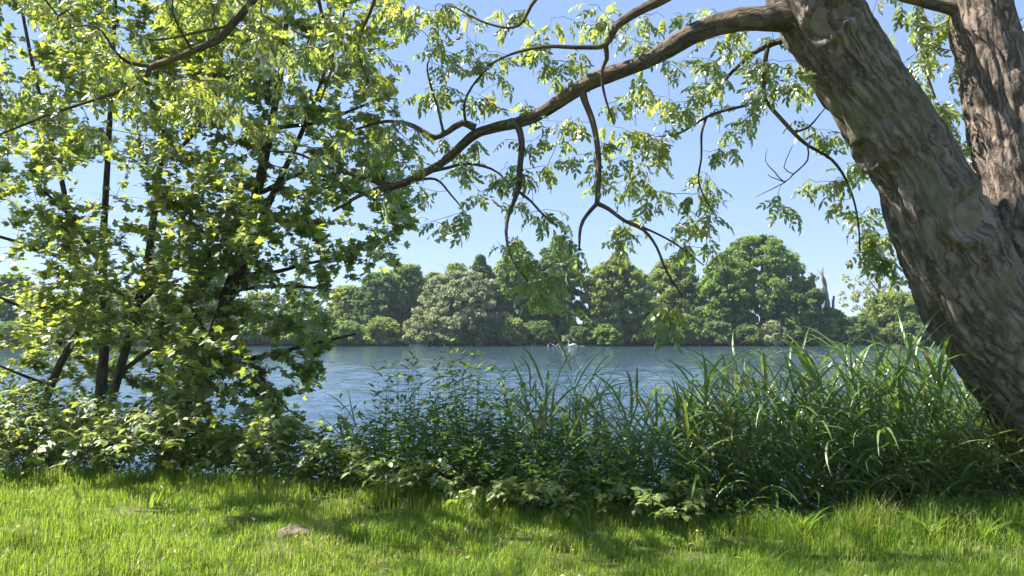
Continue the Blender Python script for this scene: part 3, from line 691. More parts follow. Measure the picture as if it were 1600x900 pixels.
upright = [(1775, 890, 6.85, 112), (1748, 820, 6.82, 94), (1700, 660, 6.78, 80), (1652, 510, 6.74, 68), (1612, 390, 6.72, 58), (1584, 290, 6.75, 48), (1566, 190, 6.82, 43), (1550, 100, 6.9, 42), (1530, 0, 6.95, 40), (1515, -150, 7.05, 37), (1495, -400, 7.2, 31), (1465, -700, 7.3, 20)]
# scars of lost limbs on the leaning trunk: pixel, radius px
SCARS = [(1287, 34, 24, 1), (1313, 18, 17, 1), (1365, 235, 20, 1), (1508, 338, 31, 0)]
def big_trunk(name, rows, mat, nseg, step, amp, seed, scars=()):
    c_ = catmull(limbpts(rows), step); V, Q, T, uv, th, dirs, s_ = tube(c_[:, :3], c_[:, 3], nseg)
    mm = len(c_); q = V[:mm * nseg].reshape(mm, nseg, 3); rad = c_[:, 3][:, None]
    cy = dirs[..., :] * rad[..., None]
    tw = 0.28 * s_[:, None]                                   # the furrows wind slowly round the trunk
    ct, st_ = np.cos(th[None] + tw), np.sin(th[None] + tw)
    A = np.stack([ct * rad * 19, st_ * rad * 19, np.broadcast_to(s_[:, None] * 2.6 + seed, ct.shape)], -1)
    wp = fbm(A * 0.35 + 3.3, 2)[..., None] * np.array([1.5, 1.5, 2.0]); ridge = 1.15 - 1.15 * np.exp(-(np.abs(2 * vnoise(A + wp) - 1) / 0.30) ** 1.5) + 0.35 * (1 - np.exp(-(np.abs(2 * vnoise(A * 2.1 + wp + 5) - 1) / 0.3) ** 1.5))
    B_ = np.stack([ct * rad * 2.2, st_ * rad * 2.2, np.broadcast_to(s_[:, None] * 0.9 + seed, ct.shape)], -1)
    lump = fbm(B_, 3) - 0.5
    C_ = np.stack([ct * rad * 45, st_ * rad * 45, np.broadcast_to(s_[:, None] * 9 + seed, ct.shape)], -1)
    fine = fbm(C_, 3) - 0.5
    disp = amp * (0.9 * ridge * (0.5 + vnoise(B_ * 2 + 9)) + 0.55 * fine) + 0.07 * rad * lump
    centres = []
    for (sx_, sy_, sr, front) in scars:
        px, py, dep = project(q); facing = (dirs * norm(q - CAM)).sum(-1) < 0.05
        d2 = np.hypot(px - sx_, py - sy_) + (~facing) * 1e4; k = np.unravel_index(np.argmin(d2), d2.shape); c0 = q[k]; n0 = dirs[k]; r_ = sr / F * dep[k]
        dist = np.linalg.norm((q - c0) * np.array([1, 1, 0.82]), axis=-1)
        disp = disp * (1 - 0.85 * np.exp(-(dist / (r_ * 0.8)) ** 4)) + 0.050 * np.exp(-((dist - r_ * 1.12) / (r_ * 0.30)) ** 2) * (0.55 + 0.9 * vnoise(B_ * 4)) + 0.022 * np.exp(-((dist - r_ * 1.75) / (r_ * 0.25)) ** 2) * (0.4 + vnoise(B_ * 3))
        disp = disp + 0.022 * np.exp(-(dist / (r_ * 2.2)) ** 2)
        centres.append((c0, n0, r_, k))
    q2 = q + dirs * disp[..., None]; V[:mm * nseg] = q2.reshape(-1, 3)
    o = ob(name, mesh(name, V - wbase, [Q, T], mat, True, None, uv), wing)
    for (c0, n0, r_, k) in centres:
        a_ = norm(np.cross(n0, [0.2, 0, 1.])); b2 = np.cross(a_, n0); nr, ns = 7, 28
        tt = np.linspace(0, 2 * math.pi, ns, endpoint=False); wob = 1 + 0.10 * (vnoise(np.stack([np.cos(tt) * 1.5 + c0[0] * 9, np.sin(tt) * 1.5, tt * 0], -1)) - 0.5) * 2
        VV = [q2[k] + n0 * 0.016]; 
        for i in range(1, nr + 1):
            f_ = i / nr; rr2 = r_ * 0.93 * f_ * wob; hgt = 0.010 + 0.006 * (1 - f_ ** 2) + 0.004 * math.sin(f_ * 19) - (0.03 if i == nr else 0)
            VV += list(q2[k] + a_ * (np.cos(tt) * rr2)[:, None] + b2 * (np.sin(tt) * rr2 * 1.18)[:, None] + n0 * hgt)
        VV = np.array(VV); TT = [(0, 1 + j, 1 + (j + 1) % ns) for j in range(ns)]; QQ = []
        for i in range(nr - 1):
            for j in range(ns): QQ.append((1 + i * ns + j, 1 + (i + 1) * ns + j, 1 + (i + 1) * ns + (j + 1) % ns, 1 + i * ns + (j + 1) % ns))
        uvs = np.vstack([[0, 0]] + [[j / ns, i * 0.02] for i in range(1, nr + 1) for j in range(ns)])
        ob('branch_scar', mesh('branch_scar', VV - wbase, [np.array(QQ), np.array(TT)], M_scar, True, None, uvs), o, label='pale oval scar where a limb was cut from the trunk')
    return c_
big_trunk('trunk', lean, M_bark, 176, 0.025, 0.046, 3.1, SCARS)
big_trunk('trunk', upright, M_bark2, 130, 0.030, 0.042, 8.7)
idL, cL = sk.limb(limbpts(lean)); idU, cU = sk.limb(limbpts(upright))
def near(ids, pt):
    q = np.array([sk.p[i] for i in ids]); return ids[int(np.argmin(np.linalg.norm(q - pt[:3], axis=1)))]
LIMBS = {}
def bough(key, parent_ids, rows, mat=M_bough, nseg=12, step=0.06, build=True):
    pts = limbpts(rows); par = near(parent_ids, pts[0]); ids, c_ = sk.limb(pts, par, step)
    if build: ob('branch', limb_mesh('branch', c_, wbase, mat, nseg, 0.22, seed=len(LIMBS) * 3.3), wing)
    LIMBS[key] = ids; return ids
main = bough('main', idL, [(1268, 12, 6.6, 40), (1236, 24, 6.57, 28), (1205, 29, 6.55, 21), (1180, 30, 6.55, 18.5), (1150, 32, 6.55, 17.5), (1090, 50, 6.6, 16.5), (1010, 95, 6.7, 13), (930, 125, 6.8, 12), (890, 148, 6.85, 11), (830, 185, 6.95, 9), (770, 200, 7.05, 7.6), (738, 212, 7.1, 7.2), (700, 247, 7.2, 6.2), (660, 272, 7.3, 6.2), (620, 290, 7.4, 5.2), (570, 302, 7.5, 3.5), (520, 330, 7.6, 2)], nseg=20, step=0.04)
b1_ = bough('s1', main, [(910, 140, 6.83, 6.5), (914, 158, 6.8, 5.5), (926, 190, 6.75, 5), (934, 232, 6.7, 4.6), (936, 272, 6.7, 4.3), (933, 318, 6.7, 4.2)])
bough('s1a', b1_, [(933, 318, 6.7, 3.6), (917, 336, 6.65, 3), (907, 356, 6.6, 2.6), (905, 392, 6.6, 1.5)])
bough('s1b', b1_, [(933, 318, 6.7, 3.8), (950, 326, 6.68, 3.3), (976, 345, 6.65, 3), (1006, 360, 6.6, 2.6), (1026, 386, 6.6, 2.2), (1042, 425, 6.6, 1.9), (1066, 462, 6.6, 1.2)])
bough('s1c', b1_, [(980, 346, 6.65, 2.2), (1020, 362, 6.6, 1.8), (1060, 384, 6.55, 1.4), (1100, 415, 6.5, 0.9)])
b2_ = bough('s2', main, [(806, 190, 7.0, 6.5), (813, 208, 6.95, 5.6), (815, 232, 6.9, 5), (812, 262, 6.85, 4.6), (810, 292, 6.85, 4.2), (804, 312, 6.8, 3.6), (796, 332, 6.8, 3), (791, 362, 6.8, 2.4), (798, 400, 6.75, 1.6), (825, 440, 6.7, 1.2)])
bough('s2b', b2_, [(811, 300, 6.85, 2.5), (830, 315, 6.8, 2), (848, 335, 6.75, 1.6), (870, 352, 6.7, 1)])
b3_ = bough('s3', main, [(742, 200, 7.1, 6.5), (722, 192, 7.1, 5.5), (700, 206, 7.1, 5), (678, 215, 7.1, 4.6), (658, 204, 7.15, 4), (636, 193, 7.2, 3.4), (600, 190, 7.3, 2.6), (556, 202, 7.4, 1.6)])
bough('s3b', b3_, [(693, 208, 7.1, 2.4), (684, 170, 7.0, 2), (672, 130, 6.9, 1.8), (668, 100, 6.9, 1.2), (684, 70, 6.9, .9)])
bough('s3c', main, [(728, 196, 7.1, 2.5), (726, 160, 7.0, 2), (745, 125, 6.95, 1.6), (770, 100, 6.9, 1)])
bough('s4', main, [(622, 290, 7.4, 4.2), (596, 286, 7.45, 3.8), (560, 276, 7.5, 3.2), (515, 262, 7.6, 2.6), (465, 240, 7.7, 2), (420, 236, 7.8, 1.2)])
bough('s5', main, [(672, 268, 7.28, 3), (700, 262, 7.2, 2.6), (730, 256, 7.1, 2.2), (768, 264, 7.0, 1.8), (792, 282, 6.95, 1)])
bough('s5b', main, [(640, 284, 7.35, 2.4), (680, 280, 7.2, 2), (705, 305, 7.1, 1.6), (722, 325, 7.0, 1)])
b6_ = bough('s6', idL, [(1205, -150, 6.6, 14), (1150, -90, 6.3, 11), (1090, -40, 6.3, 10), (1040, -4, 6.3, 9), (1000, 16, 6.35, 7.5), (964, 40, 6.4, 6.5), (946, 70, 6.4, 4.5), (905, 74, 6.45, 3.2), (850, 73, 6.5, 2.8), (800, 84, 6.6, 2.2), (760, 104, 6.7, 1.4)])
bough('s6b', b6_, [(946, 72, 6.4, 4.2), (948, 92, 6.5, 3.5), (940, 112, 6.6, 2.6), (945, 150, 6.6, 2), (960, 195, 6.6, 1.2)])
bough('s6c', b6_, [(1060, -18, 6.3, 4), (960, -20, 6.2, 3.4), (850, -10, 6.2, 3), (810, 40, 6.3, 2.2), (760, 36, 6.4, 1.8), (705, 8, 6.5, 1.2)])
b7_ = bough('s7', idL, [(1262, 60, 6.75, 9), (1225, 62, 6.9, 5.5), (1198, 72, 7.0, 4.6), (1176, 84, 7.05, 3.6), (1148, 108, 7.1, 2.8), (1120, 140, 7.15, 2.2), (1096, 168, 7.2, 1.4)])
b8_ = bough('s8', b7_, [(1200, 70, 7.0, 4), (1196, 96, 6.95, 3.6), (1194, 130, 6.9, 3.4), (1196, 156, 6.9, 3.2), (1228, 194, 6.85, 3), (1258, 224, 6.85, 2.6), (1300, 250, 6.9, 2.2), (1326, 290, 6.95, 1.8), (1340, 340, 7.0, 1.5), (1344, 395, 7.0, 1)])
b8a = bough('s8a', b8_, [(1195, 158, 6.9, 2.6), (1165, 165, 6.9, 2.2), (1110, 180, 6.95, 2), (1062, 208, 7.0, 1.6), (1030, 213, 7.0, 1)])
bough('s9', b8a, [(1104, 182, 6.95, 2.2), (1096, 210, 6.9, 1.9), (1096, 245, 6.85, 1.7), (1092, 285, 6.8, 1.4), (1112, 330, 6.8, 1)])
bough('s9b', b8_, [(1240, 206, 6.85, 2), (1262, 200, 6.8, 1.6), (1280, 180, 6.75, 1.2), (1292, 165, 6.8, .8)])
b10 = bough('s10', idL, [(1150, -270, 6.6, 24), (1000, -330, 6.4, 20), (820, -300, 6.2, 17), (640, -200, 6.1, 14), (500, -110, 6.1, 11), (420, -40, 6.2, 8.5), (394, 2, 6.25, 7), (362, 38, 6.3, 6.5), (340, 62, 6.35, 6), (300, 80, 6.4, 5.2), (268, 94, 6.45, 4.8), (234, 106, 6.5, 4.6), (222, 130, 6.5, 3.4), (160, 152, 6.6, 2.6), (80, 178, 6.7, 2.2), (0, 210, 6.8, 1.6), (-60, 230, 6.9, 1)], nseg=14)
bough('s10b', b10, [(240, 104, 6.5, 3.4), (200, 97, 6.45, 2.8), (178, 78, 6.4, 2), (150, 42, 6.4, 1.4), (90, 45, 6.4, 1)])
bough('s10c', b10, [(300, 80, 6.4, 2.4), (284, 50, 6.3, 2), (270, 20, 6.2, 1.6), (272, -20, 6.2, 1)])
bough('s10d', b10, [(360, 40, 6.3, 2.2), (300, 52, 6.3, 1.8), (240, 62, 6.3, 1.6), (190, 42, 6.3, 1)])
bough('s10e', b10, [(480, -95, 6.15, 4), (500, 10, 6.3, 3), (520, 90, 6.5, 2.2), (500, 160, 6.7, 1.4)])
bough('s10f', b10, [(640, -200, 6.1, 6), (600, -90, 6.2, 4), (585, 0, 6.4, 3), (560, 70, 6.6, 2), (575, 130, 6.8, 1.2)])
bough('s11', idU, [(1520, 24, 7.0, 20), (1488, 14, 6.95, 11), (1440, 2, 6.9, 8.5), (1390, -14, 6.8, 7.5), (1310, -80, 6.6, 6), (1230, -190, 6.4, 4), (1150, -320, 6.2, 2.5)])
bough('s12', idU, [(1510, -150, 7.1, 10), (1470, -70, 7.5, 6), (1440, 10, 7.7, 3.4), (1440, 80, 7.7, 2.4), (1460, 150, 7.7, 1.8), (1490, 215, 7.7, 1.2)])
bough('s13', idU, [(1530, -60, 7.1, 10), (1600, -80, 7.0, 7), (1680, -120, 6.8, 5), (1760, -200, 6.5, 3)])
bough('s14', idU, [(1500, -330, 7.2, 18), (1560, -480, 6.6, 13), (1600, -640, 5.8, 8), (1620, -800, 5.0, 4)])
bough('s15', idL, [(1130, -310, 6.6, 18), (1000, -420, 5.8, 13), (860, -520, 5.0, 9), (700, -600, 4.3, 5)])
bough('s16', b10, [(820, -300, 6.2, 10), (700, -380, 7.2, 8), (560, -420, 8.2, 6), (420, -420, 9.2, 3)])
# dead forked twig hanging in the sky gap
bough('dead', b8_, [(1262, 228, 6.85, 1.4), (1262, 250, 6.8, 1.2), (1240, 272, 6.75, 1.1), (1225, 284, 6.7, 1), (1210, 268, 6.7, .9), (1196, 252, 6.7, .6), (1199, 232, 6.7, .4)], mat=M_twig, nseg=6)
bough('dead', b8_, [(1225, 284, 6.7, .9), (1204, 276, 6.7, .7), (1200, 272, 6.7, .4)], mat=M_twig, nseg=5)
bough('dead', b8_, [(1240, 272, 6.75, .9), (1225, 262, 6.75, .8), (1235, 235, 6.75, .6), (1240, 225, 6.75, .4)], mat=M_twig, nseg=5)
bough('dead', b8_, [(1228, 284, 6.7, .8), (1205, 296, 6.7, .6), (1180, 308, 6.7, .35)], mat=M_twig, nseg=5)
deadset = [i for k in ('dead',) for i in LIMBS[k]]
# where the photograph shows sprays
SPR = [(700,25),(740,50),(650,15),(692,12),(810,32),(850,60),(880,25),(920,50),(960,25),(760,80),(815,80),(865,92),(920,92),(680,80),(690,108),(740,88),(700,140),(730,156),(665,145),(770,155),(800,125),(815,160),(860,125),
 (712,220),(740,240),(768,225),(796,255),(792,280),(736,288),(720,270),(832,240),(840,268),(848,200),(880,192),(900,185),(856,225),(840,332),(865,345),(820,320),(728,340),(924,225),(920,240),(936,272),(968,345),(985,150),(1010,160),(1000,130),(1040,152),(1070,176),(1070,152),(1024,208),(1040,236),(1060,232),(990,264),(988,248),(992,292),(1004,312),(1016,276),(1040,308),
 (1100,136),(1110,104),(1120,152),(1128,120),(1140,200),(1132,216),(1152,188),(1180,100),(1160,140),(1092,272),(1088,292),(1112,304),(1092,332),(1112,340),(976,200),(960,200),(790,375),(830,395),(870,370),(905,395),(965,378),(1075,385),(1100,372),(1130,388),(1060,378),(850,430),(830,465),(880,440),(870,460),(820,440),(895,475),(1040,480),(1045,500),(1030,470),(1092,478),
 (1240,100),(1196,96),(1216,132),(1240,124),(1252,140),(1272,216),(1260,192),(1288,224),(1324,256),(1308,276),(1340,248),(1320,296),(1356,340),(1376,344),(1240,312),(1252,290),(1372,40),(1412,16),(1440,24),(1468,40),(1460,60),(1484,52),(1420,96),(1444,100),(1440,128),(1412,104),(1472,152),(1464,176),(1480,160),(1488,208),(1500,224),(1512,240),(1492,100),(1592,30),(1597,70),(1385,395),(1400,410),(1372,388),(1350,355),(1358,372),(1340,320),
 (1000,30),(1040,20),(1080,30),(1120,12),(1160,60),(1090,90),(1050,100),(1020,80),(980,60),(930,20),(780,15),(740,15),(610,185),(640,215),(600,220),(580,250),(640,250),(660,310),(690,330),(620,320),(1150,70),(1200,20),(1120,60)]
tg = []
for (a, b_) in SPR:
    for k in range(2):
        Y = float(np.clip(7.0 + wr.normal(0, 0.25) + (0.15 if a > 1400 else 0), 6.3, 8.2)); tg.append(P(a + wr.normal(0, 13), b_ + wr.normal(0, 9), Y))
tg2 = []
while len(tg2) < 290:                              # upper left, in front of the maples
    a, b_ = wr.uniform(-120, 640), wr.uniform(-110, 260)
    if wr.uniform() < np.clip((270 - b_) / 170, 0, 1) and nz2(np.array([a]), np.array([b_]), 0.012, 2, 4.0)[0] > 0.40: tg2.append(P(a, b_, 6.9 + wr.normal(0, .5)))
tg3 = []
while len(tg3) < 190:                              # the crown above the picture
    a, b_, Y = wr.uniform(-350, 2000), wr.uniform(-900, -30), wr.uniform(4.6, 9.5)
    if nz2(np.array([a]), np.array([b_]), 0.006, 2, Y)[0] > 0.46: tg3.append(P(a, b_, Y))
for k in range(75):  # extra unseen sprays up left, added to throw dappled shade on the lawn
    tg3.append(P(wr.uniform(-650, 450), wr.uniform(-760, -260), wr.uniform(5.0, 6.8)))
bar = np.array([i for i in range(len(sk.p)) if i in set(deadset)] + list(idL[:int(len(idL) * .72)]) + list(idU[:int(len(idU) * .66)]), int)
tips = sk.grow(tg, wr, bar=bar, sag=0.05); tips2 = sk.grow(tg2, wr, bar=bar, sag=0.05); tips3 = sk.grow(tg3, wr, bar=bar, sag=0.15)
sk.radii(tip=0.0022, cap=0.03)
ob('twigs', sk.twigs(wbase, 'twigs', M_twig), wing, kind='stuff')
WL = Lib('wingnut_leaf', M_wleaf, [compound_leaf(40 + i) for i in range(10)], [0.05, .15, .25, .35, .45, .55, .62, .7, .8, .985])
p1, r1_ = cluster_leaves(sk, tips, wr, (4, 6), 0.7, 3, 0.4); p2, r2_ = cluster_leaves(sk, tips2, wr, (4, 7), 0.7, 3, 0.4); p3, r3_ = cluster_leaves(sk, tips3, wr, (3, 6), 0.5, 4, 0.4)
pos = np.vstack([p1, p2, p3]); rot = np.concatenate([r1_, r2_, r3_]); N = len(pos)
var = wr.choice(10, N, p=[.11] * 9 + [.01]); foliage(WL, wing, wbase, pos, rot, wr.uniform(0.5, 0.85, N), var, 'leaf', 'foliage', 300)
# hanging chains of winged fruit
def chain(seed):
    r = np.random.default_rng(seed); L = r.uniform(0.16, 0.30); B = Bag(); nb = int(L / 0.014)
    t = np.linspace(0, 1, 6); c_ = np.stack([0.02 * t ** 2 * r.normal(), 0.02 * t ** 2 * r.normal(), -L * t], -1); V, Q, T, *_ = tube(c_, np.full(6, 0.0011), 3); B.add(V, Q, T)
    o = np.array([(1, 0, 0), (-1, 0, 0), (0, 1, 0), (0, -1, 0), (0, 0, .8), (0, 0, -.8)]); f = np.array([(0, 2, 4), (2, 1, 4), (1, 3, 4), (3, 0, 4), (2, 0, 5), (1, 2, 5), (3, 1, 5), (0, 3, 5)])
    for k in range(nb):
        u = 0.25 + 0.75 * k / nb; a = r.uniform(0, 6.28); B.add(o * r.uniform(.004, .0075) + np.array([.005 * math.cos(a), .005 * math.sin(a), -L * u]) + [0.02 * u * u * 0, 0, 0], (), f)
    return np.vstack(B.V), np.vstack(B.Q), np.vstack(B.T)
CL = Lib('fruit_chain', M_wleaf, [chain(70 + i) for i in range(5)], [.5, .6, .7, .75, .8])
low_tips = [t for t in tips + tips2]
for k in range(170):
    t = low_tips[int(wr.integers(0, len(low_tips)))]; Mx = Matrix.Translation(Vector(np.array(sk.p[t]) - wbase)) @ Matrix.Rotation(wr.uniform(0, 6.28), 4, 'Z'); ob('fruit_chain', CL.me(k % 5), wing, M=Mx)

# ------------------------------------------------------------------ maples on the left bank
ML = Lib('maple_leaf', M_mleaf, [maple_leaf(300 + i) for i in range(10)], [0.02, .12, .22, .32, .42, .52, .62, .72, .85, .985])
mr = np.random.default_rng(23)
RB_Y = [-260, -50, 0, 60, 120, 200, 280, 340, 390, 430, 470, 540, 600, 680, 730]; RB_X = [690, 670, 640, 625, 615, 620, 645, 660, 620, 585, 520, 520, 500, 470, 440]
def maple(label, stems, limbs, ntar, box, seed, Y0, gap, per):
    rr = np.random.default_rng(seed); b0 = limbpts([stems[0][0]])[0][:3]; base = np.array([b0[0], b0[1], float(height(b0[:1], b0[1:2])[0])])
    t_ = thing('maple_tree', base, label, 'tree', 'maples on the near bank'); s = Skel(); allids = []
    for k, st in enumerate(stems):
        pts = limbpts(st); pts[:, 3] *= 0.74 if seed == 31 else 0.55; pts[0, 2] = min(pts[0, 2], base[2] - 0.05) if k == 0 else pts[0, 2]
        par = -1 if not allids else allids[int(np.argmin([np.linalg.norm(np.array(s.p[i]) - pts[0][:3]) for i in allids]))]
        ids, c_ = s.limb(pts, par, 0.07); allids += ids; ob('trunk' if k == 0 else 'stem', limb_mesh('trunk', c_, base, M_mbark, 18, 0.18, seed + k), t_)
    for lm in limbs:
        pts = limbpts(lm); par = allids[int(np.argmin([np.linalg.norm(np.array(s.p[i]) - pts[0][:3]) for i in allids]))]; ids, c_ = s.limb(pts, par, 0.07); allids += ids; ob('branch', limb_mesh('branch', c_, base, M_mbark, 9, 0.15, seed), t_)
    tg = []; tries = 0
    while len(tg) < ntar and tries < 60000:
        tries += 1; a, b_, Y = rr.uniform(box[0], box[1]), rr.uniform(box[2], box[3]), Y0 - 0.35 + rr.normal(0, 0.8)
        if a > np.interp(b_, RB_Y, RB_X) + rr.normal(0, 12): continue
        if b_ > 540 and a < 260: Y = Y0 + 0.5 + abs(rr.normal(0, 0.5))
        g = nz2(np.array([a]), np.array([b_]), 0.011, 2, Y * 0.8)[0]
        if g < gap(a, b_): continue
        tg.append(P(a, b_, Y))
    tp = s.grow(tg, rr, sag=0.10, bar=np.array([i for i in range(len(s.p)) if s.p[i][2] < base[2] + 0.6], int)); s.radii(tip=0.0022, cap=0.035)
    ob('twigs', s.twigs(base, 'twigs', M_mbark if False else M_twig), t_, kind='stuff')
    pos, rot = cluster_leaves(s, tp, rr, per, 0.25, 5, 0.45); N = len(pos)
    foliage(ML, t_, base, pos, rot, rr.uniform(0.48, 0.88, N), rr.choice(10, N, p=[.108] * 9 + [.028]), 'leaf', 'foliage', 300)
def gapA(a, b_): return 0.36
def gapB(a, b_): return 0.36
maple('maple with a leaning double stem, nearest to the open water',
      [[(238, 800, 9.5, 24), (258, 730, 9.5, 20), (285, 650, 9.5, 17), (330, 540, 9.5, 15.5), (357, 460, 9.5, 14), (378, 395, 9.5, 12.5), (402, 300, 9.5, 10.5), (425, 190, 9.5, 8), (442, 90, 9.5, 6), (455, -60, 9.5, 4.5), (465, -220, 9.5, 3)],
       [(318, 570, 9.45, 9), (362, 460, 9.35, 9.5), (394, 380, 9.3, 8.5), (428, 300, 9.3, 6.5), (470, 210, 9.3, 5), (505, 120, 9.3, 3.6), (540, 10, 9.3, 2.5), (560, -120, 9.3, 1.6)]],
      [[(385, 430, 9.4, 4.5), (430, 425, 9.3, 3.6), (480, 412, 9.2, 2.6), (540, 400, 9.1, 1.6)], [(372, 452, 9.4, 4), (430, 447, 9.2, 3), (500, 450, 9.0, 2)], [(300, 612, 9.5, 5), (360, 572, 9.3, 4.2), (430, 552, 9.1, 3.4), (490, 537, 9.0, 2.6), (556, 522, 8.9, 1.6)],
       [(330, 535, 9.5, 4), (300, 470, 9.4, 3), (350, 410, 9.2, 2.4), (345, 380, 9.2, 1.6)], [(410, 300, 9.5, 4), (480, 270, 9.4, 3), (560, 300, 9.2, 2.2), (630, 340, 9.1, 1.4)], [(425, 200, 9.5, 4), (500, 190, 9.6, 3), (580, 160, 9.6, 2)], [(345, 510, 9.4, 3), (400, 580, 9.1, 2.4), (450, 640, 8.9, 1.6)]],
      1500, (235, 690, -130, 730), 31, 9.4, gapA, (14, 20))
maple('upright two-stemmed maple in the middle of the left bank trees',
      [[(158, 810, 9.9, 22), (155, 730, 9.9, 18), (156, 640, 9.9, 15), (165, 500, 9.9, 12.5), (161, 400, 9.9, 10.5), (168, 250, 9.9, 8), (175, 130, 9.9, 6.5), (180, 0, 9.9, 5), (186, -200, 9.9, 3)],
       [(160, 690, 9.85, 12), (182, 600, 9.8, 11.5), (206, 510, 9.75, 11), (232, 400, 9.75, 10), (248, 270, 9.75, 8), (262, 150, 9.75, 6), (276, 20, 9.75, 4.5), (290, -180, 9.75, 2.5)]],
      [[(212, 480, 9.75, 4), (270, 420, 9.5, 3), (300, 330, 9.3, 2)], [(163, 420, 9.9, 4), (110, 340, 9.7, 3), (70, 300, 9.5, 2)], [(250, 260, 9.75, 3.6), (310, 200, 9.6, 2.8), (350, 120, 9.5, 2)], [(190, 580, 9.8, 4), (250, 540, 9.5, 3), (300, 545, 9.3, 2)]],
      1000, (40, 400, -130, 620), 32, 9.7, gapB, (13, 19))
maple('slender maple with a bent stem at the left edge of the picture',
      [[(30, 820, 10.3, 16), (46, 720, 10.3, 13), (80, 600, 10.3, 11), (135, 480, 10.3, 9.5), (118, 400, 10.3, 8.5), (96, 280, 10.3, 7), (62, 150, 10.3, 5.5), (32, 0, 10.3, 4), (10, -180, 10.3, 2.5)]],
      [[(120, 410, 10.3, 3.6), (60, 390, 10.0, 3), (0, 370, 9.8, 2.4), (-60, 360, 9.6, 1.4)], [(96, 540, 10.3, 4), (50, 490, 9.9, 3), (-10, 460, 9.6, 2)], [(90, 260, 10.3, 3.6), (30, 220, 10.0, 2.6), (-40, 210, 9.8, 1.6)], [(70, 600, 10.3, 3), (20, 580, 9.9, 2), (-30, 560, 9.7, 1.4)]],
      700, (-150, 190, -130, 590), 33, 9.9, gapB, (13, 19))

# ------------------------------------------------------------------ near bank plants
def groundz(x, y): return float(height(np.array([x]), np.array([y]))[0])
RL = Lib('reed_leaf', M_reed, [blade(500 + i, L, Wd, bd, 8, tw) for i, (L, Wd, bd, tw) in enumerate([(.46, .021, .5, .3), (.56, .026, .9, -.4), (.66, .029, 1.25, .5), (.50, .023, 1.6, .2), (.72, .031, 1.9, -.3), (.42, .018, .25, 0), (.62, .027, 1.0, .7), (.48, .023, 1.4, -.6)])], [.15, .3, .45, .6, .7, .25, .8, .985])
ST = Lib('reed_stem', M_stem, [], [])
def stem_shape(seed, segs=9, n_=5):
    r = np.random.default_rng(seed); t = np.linspace(0, 1, segs); c_ = np.stack([r.normal(0, .02) * np.sin(t * 3), r.normal(0, .02) * np.sin(t * 4), t], -1)
    V, Q, T, *_ = tube(c_, 0.0042 * (1 - 0.75 * t), n_); return V, Q, T
stem_me = [mesh('stem', *(lambda q: (q[0], [q[1], q[2]]))(stem_shape(600 + i)), M_stem, True, [0.2, .5, .7, .9][i % 4]) for i in range(4)]
def shear_M(lean, h):
    """unit stem -> stem of height h leaning over; kept thin in x and y"""
    M = np.eye(4); z = np.array([lean[0], lean[1], 1.0]) * h; y = np.cross(norm(z), [1, 0, 0]); y = norm(y); x = np.cross(y, norm(z)); M[:3, 0] = x; M[:3, 1] = y; M[:3, 2] = z; return M
def reed(x, y, h, lean, rr, label, group, nl=None, wind=-0.5, name='reed'):
    z = groundz(x, y) - 0.02; t_ = thing(name, (x, y, z), label, 'reed', group)
    M = shear_M(lean, h); ob('stem', stem_me[int(rr.integers(0, 4))], t_, M=M); zz = M[:3, 2]
    nl = nl or int(rr.integers(8, 12)); a0 = rr.uniform(0, 6.28)
    for k in range(nl):
        t = 0.24 + 0.74 * k / (nl - 1); a = a0 + k * math.pi + rr.normal(0, 0.7); hz = np.array([math.cos(a), math.sin(a) * 0.7, 0]) + np.array([wind, -0.12, 0]) * rr.uniform(0.3, 1.3)
        up_ = rr.uniform(0.55, 1.3) + (1.4 if t > 0.9 else 0); ax = norm(norm(hz) + np.array([0, 0, up_]) + 0.5 * np.array([lean[0], lean[1], 0])); nm = np.array([-hz[0], -hz[1], 0.9]) + rr.normal(0, .35, 3)
        Mx = np.eye(4); Mx[:3, :3] = frame_rows(ax[None], nm[None])[0] * rr.uniform(0.8, 1.2) * (0.75 if t < 0.4 else 1); Mx[:3, 3] = zz * t
        ob('leaf', RL.me(int(rr.choice(8, p=[.135, .135, .135, .135, .135, .135, .135, .055]))), t_, M=Mx)
rr = np.random.default_rng(77)
# reed tops as read from the photograph: pixel x -> pixel y of the upper outline
TOPX = [480, 560, 620, 700, 780, 830, 900, 960, 1020, 1080, 1130, 1200, 1260, 1320, 1400, 1480, 1560, 1620]; TOPY = [640, 640, 600, 570, 585, 580, 575, 600, 618, 612, 592, 572, 575, 560, 548, 556, 600, 640]
def reed_at(px, Y, label, group, wind, leanx, up_j=40):
    x = (px - 800) / F * Y; top = np.interp(px, TOPX, TOPY) + abs(rr.normal(0, up_j)) + rr.uniform(-8, 50); zt = P(px, top, Y)[2]; h = zt - groundz(x, Y)
    lean = (leanx + rr.normal(0, .16), rr.normal(-0.05, .10)); h = float(np.clip(h, 0.7, 2.7)); reed(x - lean[0] * h * 0.75, Y, h, lean, rr, label, group, None, wind)
for k in range(200):
    px = rr.uniform(1080, 1640); e = edge(np.array([(px - 800) / F * 6.8]))[0]; reed_at(px, e + 0.35 + rr.uniform(0, 1) ** 0.8 * 2.2, 'tall reed in the dense leaning clump beside the big trunk', 'reeds in the clump beside the big trunk', -0.8, -0.42)
for k in range(72):
    px = rr.uniform(800, 1090); e = edge(np.array([(px - 800) / F * 7.2]))[0]; reed_at(px, e + 0.4 + rr.uniform(0, 1) * 2.0, 'tall reed in the looser stand in front of the open water', 'reeds in the stand before the open water', 0.1, -0.08)
for k in range(14):
    px = rr.uniform(510, 790); e = edge(np.array([(px - 800) / F * 7.6]))[0]; reed_at(px, e + 0.5 + rr.uniform(0, 1) * 1.6, 'thin reed among the leafy herbs left of the reed bed', 'reeds among the herbs', 0.2, 0.05)
